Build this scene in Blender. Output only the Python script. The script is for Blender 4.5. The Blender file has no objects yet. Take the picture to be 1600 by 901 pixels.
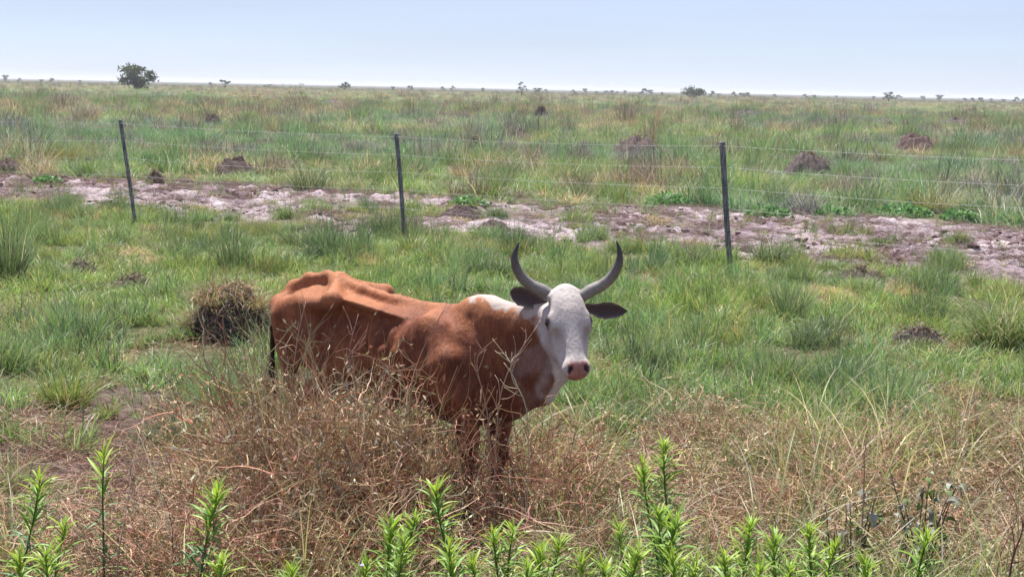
import bpy, bmesh, math, random, time
import numpy as np
from mathutils import Vector, Matrix, Euler

T0 = time.time()
SC = bpy.context.scene
COL = SC.collection

# ------------------------------------------------------------------ camera
CAM_H = 2.4
FPX = 2462.0                       # focal length in pixels of a 1600 px wide frame
PITCH = math.atan(312 / FPX)
ROLL = math.radians(1.18)
cam_data = bpy.data.cameras.new("camera")
cam = bpy.data.objects.new("camera", cam_data)
COL.objects.link(cam)
cam_data.sensor_width = 36.0
cam_data.lens = 36.0 * FPX / 1600.0
cam_data.clip_start = 0.1
cam_data.clip_end = 30000
cam.location = (0, 0, CAM_H)
CAM_R = Matrix.Rotation(math.pi / 2 - PITCH, 3, 'X') @ Matrix.Rotation(ROLL, 3, 'Z')
cam.rotation_euler = CAM_R.to_euler()
SC.camera = cam

# ------------------------------------------------------------------ sky and sun
SUN_EL = math.radians(69)
SUN_AZ = math.radians(-24)         # measured from +Y (away from the camera) towards +X
world = bpy.data.worlds.new("World")
SC.world = world
world.use_nodes = True
wn = world.node_tree
wn.nodes.clear()
w_out = wn.nodes.new('ShaderNodeOutputWorld')
w_bg = wn.nodes.new('ShaderNodeBackground')
w_bg.inputs['Strength'].default_value = 0.1
w_sky = wn.nodes.new('ShaderNodeTexSky')
w_sky.sky_type = 'NISHITA'
w_sky.sun_disc = False
w_sky.sun_elevation = SUN_EL
w_sky.sun_rotation = SUN_AZ
w_sky.air_density = 0.7
w_sky.dust_density = 0.0
w_sky.ozone_density = 6.0
# a thin veil of high white cloud over the clear sky, slightly streaked
w_tc = wn.nodes.new('ShaderNodeTexCoord')
w_map = wn.nodes.new('ShaderNodeMapping'); w_map.inputs['Scale'].default_value = (2.2, 2.2, 26.0)
w_map.inputs['Rotation'].default_value = (0.05, 0.03, 0.0)
w_noise = wn.nodes.new('ShaderNodeTexNoise'); w_noise.inputs['Scale'].default_value = 1.6; w_noise.inputs['Detail'].default_value = 4.0
w_rng = wn.nodes.new('ShaderNodeMapRange')
w_rng.inputs['From Min'].default_value = 0.35; w_rng.inputs['From Max'].default_value = 0.70
w_rng.inputs['To Min'].default_value = 0.72; w_rng.inputs['To Max'].default_value = 0.79
w_mix = wn.nodes.new('ShaderNodeMix'); w_mix.data_type = 'RGBA'
w_mix.inputs[7].default_value = (2.52, 2.60, 3.35, 1)
wn.links.new(w_tc.outputs['Generated'], w_map.inputs['Vector']); wn.links.new(w_map.outputs[0], w_noise.inputs['Vector'])
wn.links.new(w_noise.outputs[0], w_rng.inputs[0]); wn.links.new(w_rng.outputs[0], w_mix.inputs[0])
wn.links.new(w_sky.outputs[0], w_mix.inputs[6]); wn.links.new(w_mix.outputs[2], w_bg.inputs['Color'])
wn.links.new(w_bg.outputs[0], w_out.inputs['Surface'])

sun_data = bpy.data.lights.new("sun", 'SUN')
sun_data.energy = 5.0
sun_data.angle = math.radians(0.53)
sun_data.color = (1.0, 0.95, 0.88)
sun = bpy.data.objects.new("sun", sun_data)
COL.objects.link(sun)
SUN_DIR = Vector((math.sin(SUN_AZ) * math.cos(SUN_EL), math.cos(SUN_AZ) * math.cos(SUN_EL), math.sin(SUN_EL)))
sun.rotation_euler = SUN_DIR.to_track_quat('Z', 'Y').to_euler()
sun.location = SUN_DIR * 50

SC.view_settings.view_transform = 'Standard'
SC.view_settings.look = 'None'
SC.view_settings.exposure = 1.12
SC.view_settings.gamma = 1.0
SC.view_settings.use_curve_mapping = False
SC.cycles.max_bounces = 8
SC.cycles.transparent_max_bounces = 8
SC.cycles.use_denoising = True

# ------------------------------------------------------------------ helpers
def ground_at(px, py, z=0.0):
    """Point of the level z that the photograph shows at pixel (px, py) of 1600 x 901."""
    v = CAM_R @ Vector(((px - 800) / FPX, -(py - 450.5) / FPX, -1.0))
    t = (z - CAM_H) / v.z
    return Vector((0, 0, CAM_H)) + v * t

def at_depth(px, py, y):
    v = CAM_R @ Vector(((px - 800) / FPX, -(py - 450.5) / FPX, -1.0))
    return Vector((0, 0, CAM_H)) + v * (y / v.y)

def tag(o, label=None, cat=None, group=None, kind=None):
    if label: o['label'] = label
    if cat: o['category'] = cat
    if group: o['group'] = group
    if kind: o['kind'] = kind
    return o

def mesh_from(name, verts, faces, smooth=True):
    """faces: an (n,3)/(n,4) integer array, or a list of such arrays."""
    me = bpy.data.meshes.new(name)
    verts = np.asarray(verts, np.float32)
    fl = faces if isinstance(faces, list) else [faces]
    fl = [np.asarray(f, np.int32) for f in fl if len(f)]
    loops = np.concatenate([f.ravel() for f in fl])
    sizes = np.concatenate([np.full(len(f), f.shape[1], np.int32) for f in fl])
    me.vertices.add(len(verts)); me.vertices.foreach_set('co', verts.ravel())
    me.loops.add(len(loops)); me.loops.foreach_set('vertex_index', loops)
    starts = np.concatenate([[0], np.cumsum(sizes)[:-1]]).astype(np.int32)
    me.polygons.add(len(sizes)); me.polygons.foreach_set('loop_start', starts)
    me.polygons.foreach_set('loop_total', sizes)
    me.polygons.foreach_set('use_smooth', np.full(len(sizes), smooth, bool))
    me.update(calc_edges=True)
    return me

def obj(name, me, mat=None, parent=None, loc=None):
    o = bpy.data.objects.new(name, me)
    COL.objects.link(o)
    if mat is not None and me is not None and not me.materials:
        me.materials.append(mat)
    if parent is not None: o.parent = parent
    if loc is not None: o.location = loc
    return o

def empty(name, loc=(0, 0, 0), rz=0.0):
    o = bpy.data.objects.new(name, None)
    COL.objects.link(o)
    o.location = loc
    o.rotation_euler = (0, 0, rz)
    o.empty_display_size = 0.1
    return o

def vcol(me, name, rgb):
    """rgb: (nverts, 3) linear colour per vertex."""
    a = me.color_attributes.new(name, 'FLOAT_COLOR', 'POINT')
    rgb = np.asarray(rgb, np.float32)
    full = np.ones((len(rgb), 4), np.float32); full[:, :3] = rgb
    a.data.foreach_set('color', full.ravel())

def sstep(a, b, x):
    t = np.clip((x - a) / (b - a), 0, 1)
    return t * t * (3 - 2 * t)

_perm = np.random.RandomState(7).rand(256, 256, 8).astype(np.float32)
def noise2(x, y, layer=0):
    """smooth 2-D value noise in 0..1"""
    x = np.asarray(x, float); y = np.asarray(y, float)
    xi = np.floor(x).astype(int); yi = np.floor(y).astype(int)
    fx = x - xi; fy = y - yi
    fx = fx * fx * (3 - 2 * fx); fy = fy * fy * (3 - 2 * fy)
    g = lambda i, j: _perm[(xi + i) & 255, (yi + j) & 255, layer]
    return (g(0, 0) * (1 - fx) + g(1, 0) * fx) * (1 - fy) + (g(0, 1) * (1 - fx) + g(1, 1) * fx) * fy

def fbm2(x, y, octv=4, layer=0):
    s = 0; a = 0.5; t = 0
    for k in range(octv):
        s = s + a * noise2(x * 2 ** k + 17.3 * k, y * 2 ** k - 9.1 * k, (layer + k) % 8); t += a; a *= 0.5
    return s / t

# shader helper: tiny node-graph writer
class Mat:
    def __init__(self, name):
        self.m = bpy.data.materials.new(name); self.m.use_nodes = True
        self.t = self.m.node_tree; self.t.nodes.clear()
        self.out = self.t.nodes.new('ShaderNodeOutputMaterial')
    def n(self, kind, ins=None, **props):
        nd = self.t.nodes.new(kind)
        for k, v in props.items(): setattr(nd, k, v)
        for k, v in (ins or {}).items(): self.put(nd, k, v)
        return nd
    def put(self, nd, key, v):
        s = nd.inputs[key]
        if isinstance(v, bpy.types.NodeSocket): self.t.links.new(v, s)
        elif isinstance(v, bpy.types.Node): self.t.links.new(v.outputs[0], s)
        else:
            if isinstance(v, (tuple, list)) and len(v) == 3 and s.type == 'RGBA': v = (*v, 1)
            s.default_value = v
    def math(self, op, a, b=0.0, c=None):
        nd = self.n('ShaderNodeMath', {0: a, 1: b}, operation=op)
        if c is not None: self.put(nd, 2, c)
        return nd.outputs[0]
    def mix(self, f, a, b, blend='MIX'):
        nd = self.n('ShaderNodeMix', data_type='RGBA', blend_type=blend)
        self.put(nd, 0, f); self.put(nd, 6, a); self.put(nd, 7, b)
        return nd.outputs[2]
    def noise(self, vec, scale, detail=3.0, rough=0.55, out=0):
        nd = self.n('ShaderNodeTexNoise', {'Scale': scale, 'Detail': detail, 'Roughness': rough})
        if vec is not None: self.put(nd, 'Vector', vec)
        return nd.outputs[out]
    def ramp(self, fac, stops):
        nd = self.n('ShaderNodeValToRGB'); self.put(nd, 0, fac)
        cr = nd.color_ramp
        while len(cr.elements) < len(stops): cr.elements.new(0.5)
        for e, (p, c) in zip(cr.elements, stops):
            e.position = p; e.color = (*c, 1) if len(c) == 3 else c
        return nd.outputs[0]
    def surf(self, sh):
        self.t.links.new(sh if isinstance(sh, bpy.types.NodeSocket) else sh.outputs[0], self.out.inputs['Surface'])
        return self.m

# ------------------------------------------------------------------ the ground
FN = np.array([0.447, 0.894])                       # across the fence line
def across(x, y): return FN[0] * x + FN[1] * y
def along(x, y): return FN[1] * x - FN[0] * y

def mud_mask(x, y):
    s = across(x, y); t = along(x, y)
    wob = (fbm2(t * 0.22 + 3, s * 0.05, 3, 2) - 0.5) * 4.5
    near = sstep(20.9, 23.0, s + wob * 0.5 - 0.30 * np.clip(t + 1, 0, 20)); far = sstep(31.5, 28.5, s + wob * 0.8)
    patch = sstep(0.30, 0.46, fbm2(x * 0.55, y * 0.30, 4, 4))
    return near * far * (0.25 + 0.75 * patch)

def litter_mask(x, y):
    """bare, litter covered soil in and behind the dry weeds"""
    a = sstep(11.2, 9.8, y + (fbm2(x * 0.5, y * 0.5, 3, 5) - 0.5) * 3.0)
    px, py = ground_at(150, 655).x, ground_at(150, 655).y
    b = sstep(1.25, 0.7, np.sqrt(((x - px) / 0.75) ** 2 + ((y - py) / 1.0) ** 2) + (fbm2(x * 2, y * 2, 3, 1) - 0.5) * 0.8)
    return np.maximum(a, b)

def ground_z(x, y):
    x = np.asarray(x, float); y = np.asarray(y, float)
    m = mud_mask(x, y)
    clod = fbm2(x * 2.6, y * 2.6, 4, 3)
    near = sstep(150, 40, np.hypot(x, y))
    z = (fbm2(x * 0.35, y * 0.35, 3, 6) - 0.5) * 0.10 * near
    z = z + m * ((clod - 0.5) * 0.15 + np.abs(fbm2(x * 3.1, y * 3.1, 2, 5) - 0.5) * 0.16 + (noise2(x * 6.3, y * 5.1, 2) - 0.5) * 0.11 + np.abs(noise2(x * 11, y * 9, 0) - 0.5) * 0.05)
    z = z + (1 - m) * (noise2(x * 1.7, y * 1.7, 1) - 0.5) * 0.05 * near
    return z

def build_ground():
    r = [0.0, 1.5, 2.5, 3.5, 4.5]
    while r[-1] < 9000:
        q = r[-1]
        r.append(q + (0.12 if q < 19.5 else 0.075 if q < 37 else max(0.15, q * 0.022)))
    r = np.array(r)
    ang = np.concatenate([np.linspace(-180, -46, 30)[:-1], np.linspace(-46, -26, 30)[:-1], np.linspace(-26, 26, 420)[:-1], np.linspace(26, 46, 30)[:-1], np.linspace(46, 180, 30)[:-1]])
    ang = np.radians(ang)
    A, Rr = np.meshgrid(ang, r, indexing='ij')
    X = np.sin(A) * Rr; Y = np.cos(A) * Rr
    Z = ground_z(X, Y)
    n, m = len(ang), len(r)
    V = np.stack([X, Y, Z], -1).reshape(-1, 3)
    V[::m, 2] = V[0, 2]
    i, j = np.meshgrid(np.arange(n), np.arange(m - 1), indexing='ij')
    i2 = (i + 1) % n
    F = np.stack([i * m + j, i * m + j + 1, i2 * m + j + 1, i2 * m + j], -1).reshape(-1, 4)
    me = mesh_from('ground', V, F)
    x, y = V[:, 0], V[:, 1]
    mud = mud_mask(x, y)[:, None]; lit = litter_mask(x, y)[:, None]
    p1 = fbm2(x * 0.5, y * 0.35, 4, 2)[:, None]; p2 = fbm2(x * 1.9, y * 1.4, 4, 6)[:, None]
    big = fbm2(x * 0.030, y * 0.018, 4, 1)[:, None]
    green = np.array([0.080, 0.095, 0.036]) * (1 - p2) + np.array([0.135, 0.115, 0.070]) * p2
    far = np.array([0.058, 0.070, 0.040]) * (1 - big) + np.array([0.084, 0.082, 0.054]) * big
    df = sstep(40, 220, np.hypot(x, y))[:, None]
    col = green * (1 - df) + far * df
    pale = sstep(0.42, 0.62, p1)
    mudc = np.array([0.285, 0.228, 0.248]) * (1 - pale) + np.array([0.42, 0.362, 0.388]) * pale
    wet = sstep(0.52, 0.66, p2)
    mudc = mudc * (1 - 0.45 * wet) + np.array([0.150, 0.110, 0.120]) * 0.45 * wet
    col = col * (1 - mud) + mudc * mud
    litc = np.array([0.080, 0.054, 0.054]) * (1 - p2) + np.array([0.185, 0.130, 0.118]) * p2
    col = col * (1 - lit) + litc * lit
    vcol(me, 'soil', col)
    g = Mat('ground')
    c = g.n('ShaderNodeVertexColor', layer_name='soil').outputs[0]
    tc = g.n('ShaderNodeTexCoord').outputs['Object']
    n1 = g.noise(tc, 9, 5, 0.65); n2 = g.noise(tc, 55, 3, 0.6); n3 = g.noise(tc, 0.9, 4, 0.6)
    c = g.mix(0.75, c, g.ramp(n1, [(0.40, (0.42, 0.38, 0.41)), (0.50, (0.95, 0.93, 0.95)), (0.62, (1.30, 1.28, 1.28))]), 'MULTIPLY')
    c = g.mix(0.6, c, g.ramp(n2, [(0.38, (0.6, 0.58, 0.6)), (0.62, (1.3, 1.3, 1.3))]), 'MULTIPLY')
    c = g.mix(0.4, c, g.ramp(n3, [(0.3, (0.75, 0.8, 0.8)), (0.7, (1.2, 1.15, 1.1))]), 'MULTIPLY')
    hgt = g.math('ADD', g.math('MULTIPLY', n1, 1.0), g.math('MULTIPLY', n2, 0.3))
    bp = g.n('ShaderNodeBump', {'Height': hgt, 'Strength': 1.0, 'Distance': 0.08})
    g.surf(g.n('ShaderNodeBsdfPrincipled', {'Base Color': c, 'Roughness': 0.95, 'Normal': bp, 'Specular IOR Level': 0.15}))
    o = obj('ground', me, g.m)
    tag(o, 'flat plain of grassland soil with a strip of bare mud along the fence', 'ground', kind='structure')
build_ground()

# ------------------------------------------------------------------ the cow: one continuous body from a signed distance field
class Field:
    """A signed distance grid filled with smoothly blended primitives."""
    def __init__(self, lo, hi, h):
        self.lo = np.array(lo, float); self.h = h
        self.n = np.ceil((np.array(hi) - self.lo) / h).astype(int) + 1
        self.g = np.full(self.n, 1.0, np.float32)
    def box(self, lo, hi):
        i0 = np.clip(np.floor((np.array(lo) - self.lo) / self.h).astype(int), 0, self.n)
        i1 = np.clip(np.ceil((np.array(hi) - self.lo) / self.h).astype(int) + 1, 0, self.n)
        sl = tuple(slice(a, b) for a, b in zip(i0, i1))
        ax = [self.lo[k] + self.h * np.arange(i0[k], i1[k]) for k in range(3)]
        return sl, np.meshgrid(*ax, indexing='ij', sparse=True)
    def put(self, d, sl, k, sub=False):
        a = self.g[sl]
        if sub:
            d = -d
            hh = np.clip(0.5 - 0.5 * (d - a) / k, 0, 1) if k > 0 else (a > d)
            self.g[sl] = d * (1 - hh) + a * hh + k * hh * (1 - hh)
        else:
            hh = np.clip(0.5 + 0.5 * (a - d) / k, 0, 1)
            self.g[sl] = a * (1 - hh) + d * hh - k * hh * (1 - hh)
    def ell(self, c, r, k=0.04, R=None, sub=False):
        c = np.array(c, float); r = np.array(r, float); m = max(r) + 2.2 * k + 0.03
        sl, (X, Y, Z) = self.box(c - m, c + m)
        if 0 in self.g[sl].shape: return
        x, y, z = X - c[0], Y - c[1], Z - c[2]
        if R is not None:
            x, y, z = [R[0][i] * x + R[1][i] * y + R[2][i] * z for i in range(3)]
        k0 = np.sqrt((x / r[0]) ** 2 + (y / r[1]) ** 2 + (z / r[2]) ** 2)
        k1 = np.sqrt((x / r[0] ** 2) ** 2 + (y / r[1] ** 2) ** 2 + (z / r[2] ** 2) ** 2)
        d = np.where(k1 > 1e-6, k0 * (k0 - 1) / np.maximum(k1, 1e-6), -min(r))
        self.put(d, sl, k, sub)
    def cap(self, a, b, ra, rb, k=0.03, flat=None, sub=False):
        """tapered capsule; flat=(axis vector, factor) squeezes the section along that axis"""
        a = np.array(a, float); b = np.array(b, float); m = max(ra, rb) + 2.2 * k + 0.03
        sl, (X, Y, Z) = self.box(np.minimum(a, b) - m, np.maximum(a, b) + m)
        if 0 in self.g[sl].shape: return
        ab = b - a; L2 = ab @ ab
        px, py, pz = X - a[0], Y - a[1], Z - a[2]
        t = np.clip((px * ab[0] + py * ab[1] + pz * ab[2]) / L2, 0, 1)
        qx, qy, qz = px - t * ab[0], py - t * ab[1], pz - t * ab[2]
        if flat is not None:
            n, f = np.array(flat[0], float), flat[1]; n = n / np.linalg.norm(n)
            s = (qx * n[0] + qy * n[1] + qz * n[2]); e = (1 / f - 1)
            qx, qy, qz = qx + s * n[0] * e, qy + s * n[1] * e, qz + s * n[2] * e
        tt = t * t * (3 - 2 * t) * 0.5 + 0.5 * t
        d = np.sqrt(qx ** 2 + qy ** 2 + qz ** 2) - (ra + (rb - ra) * tt)
        if flat is not None: d = d * min(1.0, flat[1] + 0.25)
        self.put(d, sl, k, sub)
    def chain(self, pts, rs, k=0.03, flat=None):
        for i in range(len(pts) - 1): self.cap(pts[i], pts[i + 1], rs[i], rs[i + 1], k, flat)
    def surface(self):
        """naive surface nets"""
        g = self.g; n = g.shape
        ins = g < 0
        c = np.zeros((n[0] - 1, n[1] - 1, n[2] - 1), np.uint8)
        for i in (0, 1):
            for j in (0, 1):
                for k in (0, 1):
                    c += ins[i:n[0] - 1 + i, j:n[1] - 1 + j, k:n[2] - 1 + k]
        act = np.argwhere((c > 0) & (c < 8))
        idx = np.full(c.shape, -1, np.int64); idx[tuple(act.T)] = np.arange(len(act))
        acc = np.zeros((len(act), 3)); cnt = np.zeros(len(act))
        cor = [(i, j, k) for i in (0, 1) for j in (0, 1) for k in (0, 1)]
        val = {q: g[act[:, 0] + q[0], act[:, 1] + q[1], act[:, 2] + q[2]] for q in cor}
        for q in cor:
            for ax in range(3):
                if q[ax] == 0:
                    w = list(q); w[ax] = 1; w = tuple(w)
                    a, b = val[q], val[w]
                    x = (a < 0) != (b < 0)
                    t = np.where(x, a / np.where(x, a - b, 1), 0)
                    p = np.tile(np.array(q, float), (len(act), 1)); p[:, ax] = t
                    acc[x] += p[x]; cnt[x] += 1
        V = (act + acc / cnt[:, None]) * self.h + self.lo
        F = []
        for ax in range(3):
            o = [k for k in range(3) if k != ax]
            s0 = [slice(1, n[k] - 1) for k in range(3)]; s0[ax] = slice(0, n[ax] - 1)
            s1 = list(s0); s1[ax] = slice(1, n[ax])
            a = ins[tuple(s0)]; b = ins[tuple(s1)]
            e = np.argwhere(a != b); 
            if not len(e): continue
            e = e.copy(); e[:, o[0]] += 1; e[:, o[1]] += 1
            up = ins[tuple(e.T)]
            def at(d0, d1):
                q = e.copy(); q[:, o[0]] += d0; q[:, o[1]] += d1
                return idx[tuple(q.T)]
            quad = np.stack([at(-1, -1), at(0, -1), at(0, 0), at(-1, 0)], 1)
            flip = up if ax != 1 else ~up
            quad[~flip] = quad[~flip][:, ::-1]
            F.append(quad)
        return V, np.concatenate(F)

def relax(V, F, times, lam=0.5):
    E = np.concatenate([F[:, [0, 1]], F[:, [1, 2]], F[:, [2, 3]], F[:, [3, 0]]])
    deg = np.bincount(E.ravel(), minlength=len(V)).astype(float)
    for _ in range(times):
        s = np.zeros_like(V)
        for k in range(3):
            s[:, k] = np.bincount(E[:, 0], V[E[:, 1], k], len(V)) + np.bincount(E[:, 1], V[E[:, 0], k], len(V))
        V = V + lam * (s / deg[:, None] - V)
    return V

COW_YAW = math.radians(-39)
_hump = ground_at(755, 467, 1.27)
COW_BASE = Vector((_hump.x, _hump.y, 0))          # under the hump
COW_M = Matrix.Translation(COW_BASE) @ Matrix.Rotation(COW_YAW, 4, 'Z')
COW_I = COW_M.inverted()
def cow_pt(px, py, y): return np.array(COW_I @ at_depth(px, py, y))

def build_cow():
    f = Field((-1.80, -0.50, -0.02), (1.15, 0.50, 1.62), 0.011)
    S = (-1, 1)
    # trunk
    Rp = np.array(Matrix.Rotation(math.radians(4), 3, 'Y'))
    f.ell((-0.42, 0, 0.90), (0.56, 0.215, 0.29), 0.05, Rp)
    f.ell((-0.12, 0, 0.88), (0.33, 0.18, 0.33), 0.08)
    f.ell((-0.74, 0, 0.84), (0.45, 0.225, 0.26), 0.08)
    f.ell((-0.82, 0, 1.03), (0.42, 0.115, 0.14), 0.06)
    f.ell((-1.22, 0, 1.08), (0.36, 0.155, 0.155), 0.07)
    f.ell((-1.06, 0, 1.13), (0.30, 0.165, 0.09), 0.06)
    f.cap((-0.85, 0, 0.92), (-1.34, 0, 0.98), 0.17, 0.12, 0.08)
    # spine, withers and hump
    f.chain([(0.10, 0, 1.17), (-0.08, 0, 1.195), (-0.30, 0, 1.175), (-0.62, 0, 1.195), (-0.90, 0, 1.235), (-1.14, 0, 1.275), (-1.24, 0, 1.285), (-1.42, 0, 1.255), (-1.58, 0, 1.195)],
            [0.055, 0.038, 0.030, 0.028, 0.028, 0.030, 0.030, 0.032, 0.030], 0.045)
    f.ell((0.03, 0, 1.205), (0.17, 0.075, 0.09), 0.06)
    for s in S:
        # loin shelf, hook bones, pins and the ridge between
        f.ell((-0.70, s * 0.11, 1.15), (0.27, 0.105, 0.026), 0.035, np.array(Matrix.Rotation(math.radians(s * 18), 3, 'X') @ Matrix.Rotation(math.radians(7), 3, 'Y')))
        f.ell((-0.95, s * 0.236, 1.195), (0.06, 0.036, 0.04), 0.03)
        f.cap((-0.95, s * 0.20, 1.195), (-1.12, s * 0.03, 1.26), 0.04, 0.035, 0.06)
        f.cap((-0.96, s * 0.205, 1.17), (-1.56, s * 0.115, 1.10), 0.042, 0.038, 0.045)
        f.ell((-1.60, s * 0.115, 1.095), (0.05, 0.042, 0.055), 0.04)
        f.cap((-1.58, s * 0.09, 1.11), (-1.54, 0, 1.19), 0.035, 0.03, 0.05)
        # thigh, gaskin, hock, shank
        f.ell((-1.32, s * 0.14, 0.97), (0.21, 0.07, 0.21), 0.06)
        f.cap((-1.18, s * 0.115, 0.90), (-1.02, s * 0.175, 0.72), 0.110, 0.075, 0.10)
        f.cap((-1.50, s * 0.13, 1.04), (-1.40, s * 0.15, 0.62), 0.085, 0.05, 0.06)
        f.cap((-1.03, s * 0.185, 0.74), (-1.40, s * 0.15, 0.47), 0.075, 0.045, 0.05)
        f.ell((-1.44, s * 0.15, 0.49), (0.05, 0.034, 0.06), 0.03)
        f.chain([(-1.42, s * 0.15, 0.47), (-1.38, s * 0.15, 0.30), (-1.36, s * 0.15, 0.13), (-1.32, s * 0.15, 0.06)], [0.042, 0.029, 0.034, 0.036], 0.02)
        f.cap((-1.32, s * 0.15, 0.06), (-1.29, s * 0.15, 0.015), 0.04, 0.052, 0.012)
        # shoulder blade and forelimb
        fx = 0.0 if s < 0 else -0.05
        f.cap((-0.26, s * 0.095, 1.14), (-0.08, s * 0.205, 0.95), 0.05, 0.078, 0.04)
        f.ell((-0.24, s * 0.170, 0.99), (0.17, 0.06, 0.19), 0.06, np.array(Matrix.Rotation(math.radians(25), 3, 'Y')))
        f.cap((-0.07, s * 0.200, 0.92), (-0.03, s * 0.198, 0.74), 0.078, 0.070, 0.06)
        f.ell((-0.14, s * 0.19, 0.80), (0.14, 0.06, 0.12), 0.09)
        f.chain([(0.01 + fx, s * 0.185, 0.75), (0.045 + fx, s * 0.165, 0.55), (0.055 + fx, s * 0.155, 0.39)], [0.078, 0.058, 0.05], 0.05)
        f.ell((0.065 + fx, s * 0.155, 0.38), (0.045, 0.045, 0.055), 0.02)
        f.chain([(0.05 + fx, s * 0.15, 0.36), (0.045 + fx, s * 0.15, 0.22), (0.045 + fx, s * 0.15, 0.12), (0.075 + fx, s * 0.15, 0.06)], [0.04, 0.03, 0.036, 0.036], 0.02)
        f.cap((0.08 + fx, s * 0.15, 0.06), (0.10 + fx, s * 0.15, 0.015), 0.04, 0.054, 0.012)
    # hollow flank in front of the hook, hollows beside the tail head and the sacrum
    for s in S:
        f.ell((-0.77, s * 0.29, 0.98), (0.18, 0.125, 0.17), 0.04, np.array(Matrix.Rotation(math.radians(25), 3, 'Y')), sub=True)
        f.ell((-1.45, s * 0.085, 1.25), (0.085, 0.038, 0.05), 0.025, sub=True)
        f.ell((-1.22, s * 0.14, 1.30), (0.14, 0.06, 0.065), 0.05, sub=True)
        # ribs
        for i in range(6):
            x = -0.24 - 0.085 * i
            f.chain([(x + 0.02, s * 0.155, 1.10), (x - 0.015, s * 0.219, 0.95), (x - 0.01, s * 0.20, 0.78)], [0.007, 0.012, 0.007], 0.028)
    # head frame from where the photograph shows it
    poll = cow_pt(886, 452, 8.08); muz = cow_pt(905, 583, 7.86)
    u = muz - poll; u[2] = u[2]; hl = np.linalg.norm(u); u /= hl
    face_to = np.array(COW_I.to_3x3() @ Vector((0.22, -1.0, 0.0)))      # where the forehead looks
    v = face_to - (face_to @ u) * u; v /= np.linalg.norm(v)
    w = np.cross(u, v)                                                  # to the animal's left or right
    def hp(a, b, c): return poll + u * a * K + v * b * K + w * c * K
    K = hl / 0.50
    HR = np.array([u, v, w]).T          # columns: local axes in cow space
    # neck (turned towards the head)
    back = hp(0.06, -0.12, 0)
    f.cap((0.06, 0, 1.10), back + np.array([0, 0, -0.045]), 0.115, 0.085, 0.06, ((0, 1, 0), 0.70))
    f.cap((0.10, 0, 1.13), back * 0.5 + np.array([0.05, 0, 0.55]), 0.09, 0.07, 0.07, ((0, 1, 0), 0.8))
    thr = hp(0.20, -0.17, 0)
    f.cap((0.10, 0, 0.95), thr, 0.135, 0.085, 0.07, ((0, 1, 0), 0.66))
    f.cap((0.14, 0, 0.78), hp(0.34, -0.22, 0), 0.12, 0.06, 0.07, ((0, 1, 0), 0.40))
    f.ell((0.20, 0, 0.78), (0.11, 0.075, 0.13), 0.06)
    dew = cow_pt(850, 612, 8.20)
    f.cap(hp(0.36, -0.19, 0), dew, 0.065, 0.050, 0.06, ((0, 1, 0), 0.5))
    f.cap(dew, (0.14, 0, 0.74), 0.050, 0.10, 0.07, ((0, 1, 0), 0.5))
    # skull
    def E(a, b, c, ru, rv, rw, k=0.03, sub=False, tilt=0):
        RR = HR
        if tilt: RR = HR @ np.array(Matrix.Rotation(math.radians(tilt), 3, 'Z'))
        f.ell(hp(a, b, c), (ru * K, rv * K, rw * K), k, RR, sub)
    def Cp(p, q, ra, rb, k=0.03, flat=None, sub=False):
        f.cap(hp(*p), hp(*q), ra * K, rb * K, k, flat, sub)
    E(0.075, -0.07, 0, 0.105, 0.085, 0.100, 0.03)
    E(0.13, -0.040, 0, 0.14, 0.062, 0.104, 0.03)
    E(0.002, -0.055, 0, 0.040, 0.05, 0.092, 0.02)
    E(-0.018, -0.045, 0, 0.030, 0.035, 0.045, 0.03)
    for s in S:
        E(0.155, -0.062, s * 0.098, 0.055, 0.045, 0.038, 0.03)          # brow and orbit
        E(0.215, -0.150, s * 0.068, 0.125, 0.095, 0.045, 0.04)          # cheek
        Cp((0.25, -0.205, s * 0.055), (0.43, -0.095, s * 0.03), 0.042, 0.032, 0.05)
        Cp((0.215, -0.055, s * 0.085), (0.36, -0.070, s * 0.050), 0.034, 0.030, 0.04)
        Cp((0.02, -0.06, s * 0.07), (0.022, -0.055, s * 0.098), 0.036, 0.020, 0.02)    # horn core
    Cp((0.14, -0.035, 0), (0.43, -0.034, 0), 0.060, 0.046, 0.03)        # nose bridge
    Cp((0.20, -0.10, 0), (0.44, -0.075, 0), 0.082, 0.056, 0.05)
    E(0.455, -0.050, 0, 0.056, 0.050, 0.072, 0.04)                      # muzzle
    E(0.472, -0.085, 0, 0.032, 0.034, 0.052, 0.02)                      # lower lip
    for s in S:
        E(0.458, -0.030, s * 0.044, 0.034, 0.030, 0.028, 0.03)
        E(0.476, 0.000, s * 0.041, 0.016, 0.016, 0.010, 0.012, True)    # nostrils
        E(0.172, -0.055, s * 0.135, 0.022, 0.016, 0.014, 0.014, True)   # eye socket
        E(0.315, -0.040, s * 0.088, 0.095, 0.035, 0.024, 0.03, True)    # hollow beside the nose bridge
        E(0.085, -0.055, s * 0.125, 0.045, 0.03, 0.020, 0.03, True)     # temple
        E(0.10, -0.13, s * 0.105, 0.05, 0.03, 0.03, 0.03)               # ear root
    Cp((0.482, -0.070, -0.055), (0.482, -0.070, 0.055), 0.006, 0.006, 0.012, None, True)
    # tail
    f.chain([(-1.58, 0, 1.20), (-1.645, -0.03, 1.13), (-1.675, -0.08, 0.95), (-1.672, -0.10, 0.70), (-1.665, -0.10, 0.55)], [0.034, 0.03, 0.022, 0.017, 0.014], 0.025)
    V, F = f.surface()
    V = relax(V, F, 2, 0.5)
    # loose skin: shallow folds and unevenness along the surface normal
    a, b, c, d = V[F[:, 0]], V[F[:, 1]], V[F[:, 2]], V[F[:, 3]]
    fnm = np.cross(c - a, d - b); N = np.zeros_like(V)
    for k in range(4):
        for j in range(3): N[:, j] += np.bincount(F[:, k], fnm[:, j], len(V))
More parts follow.
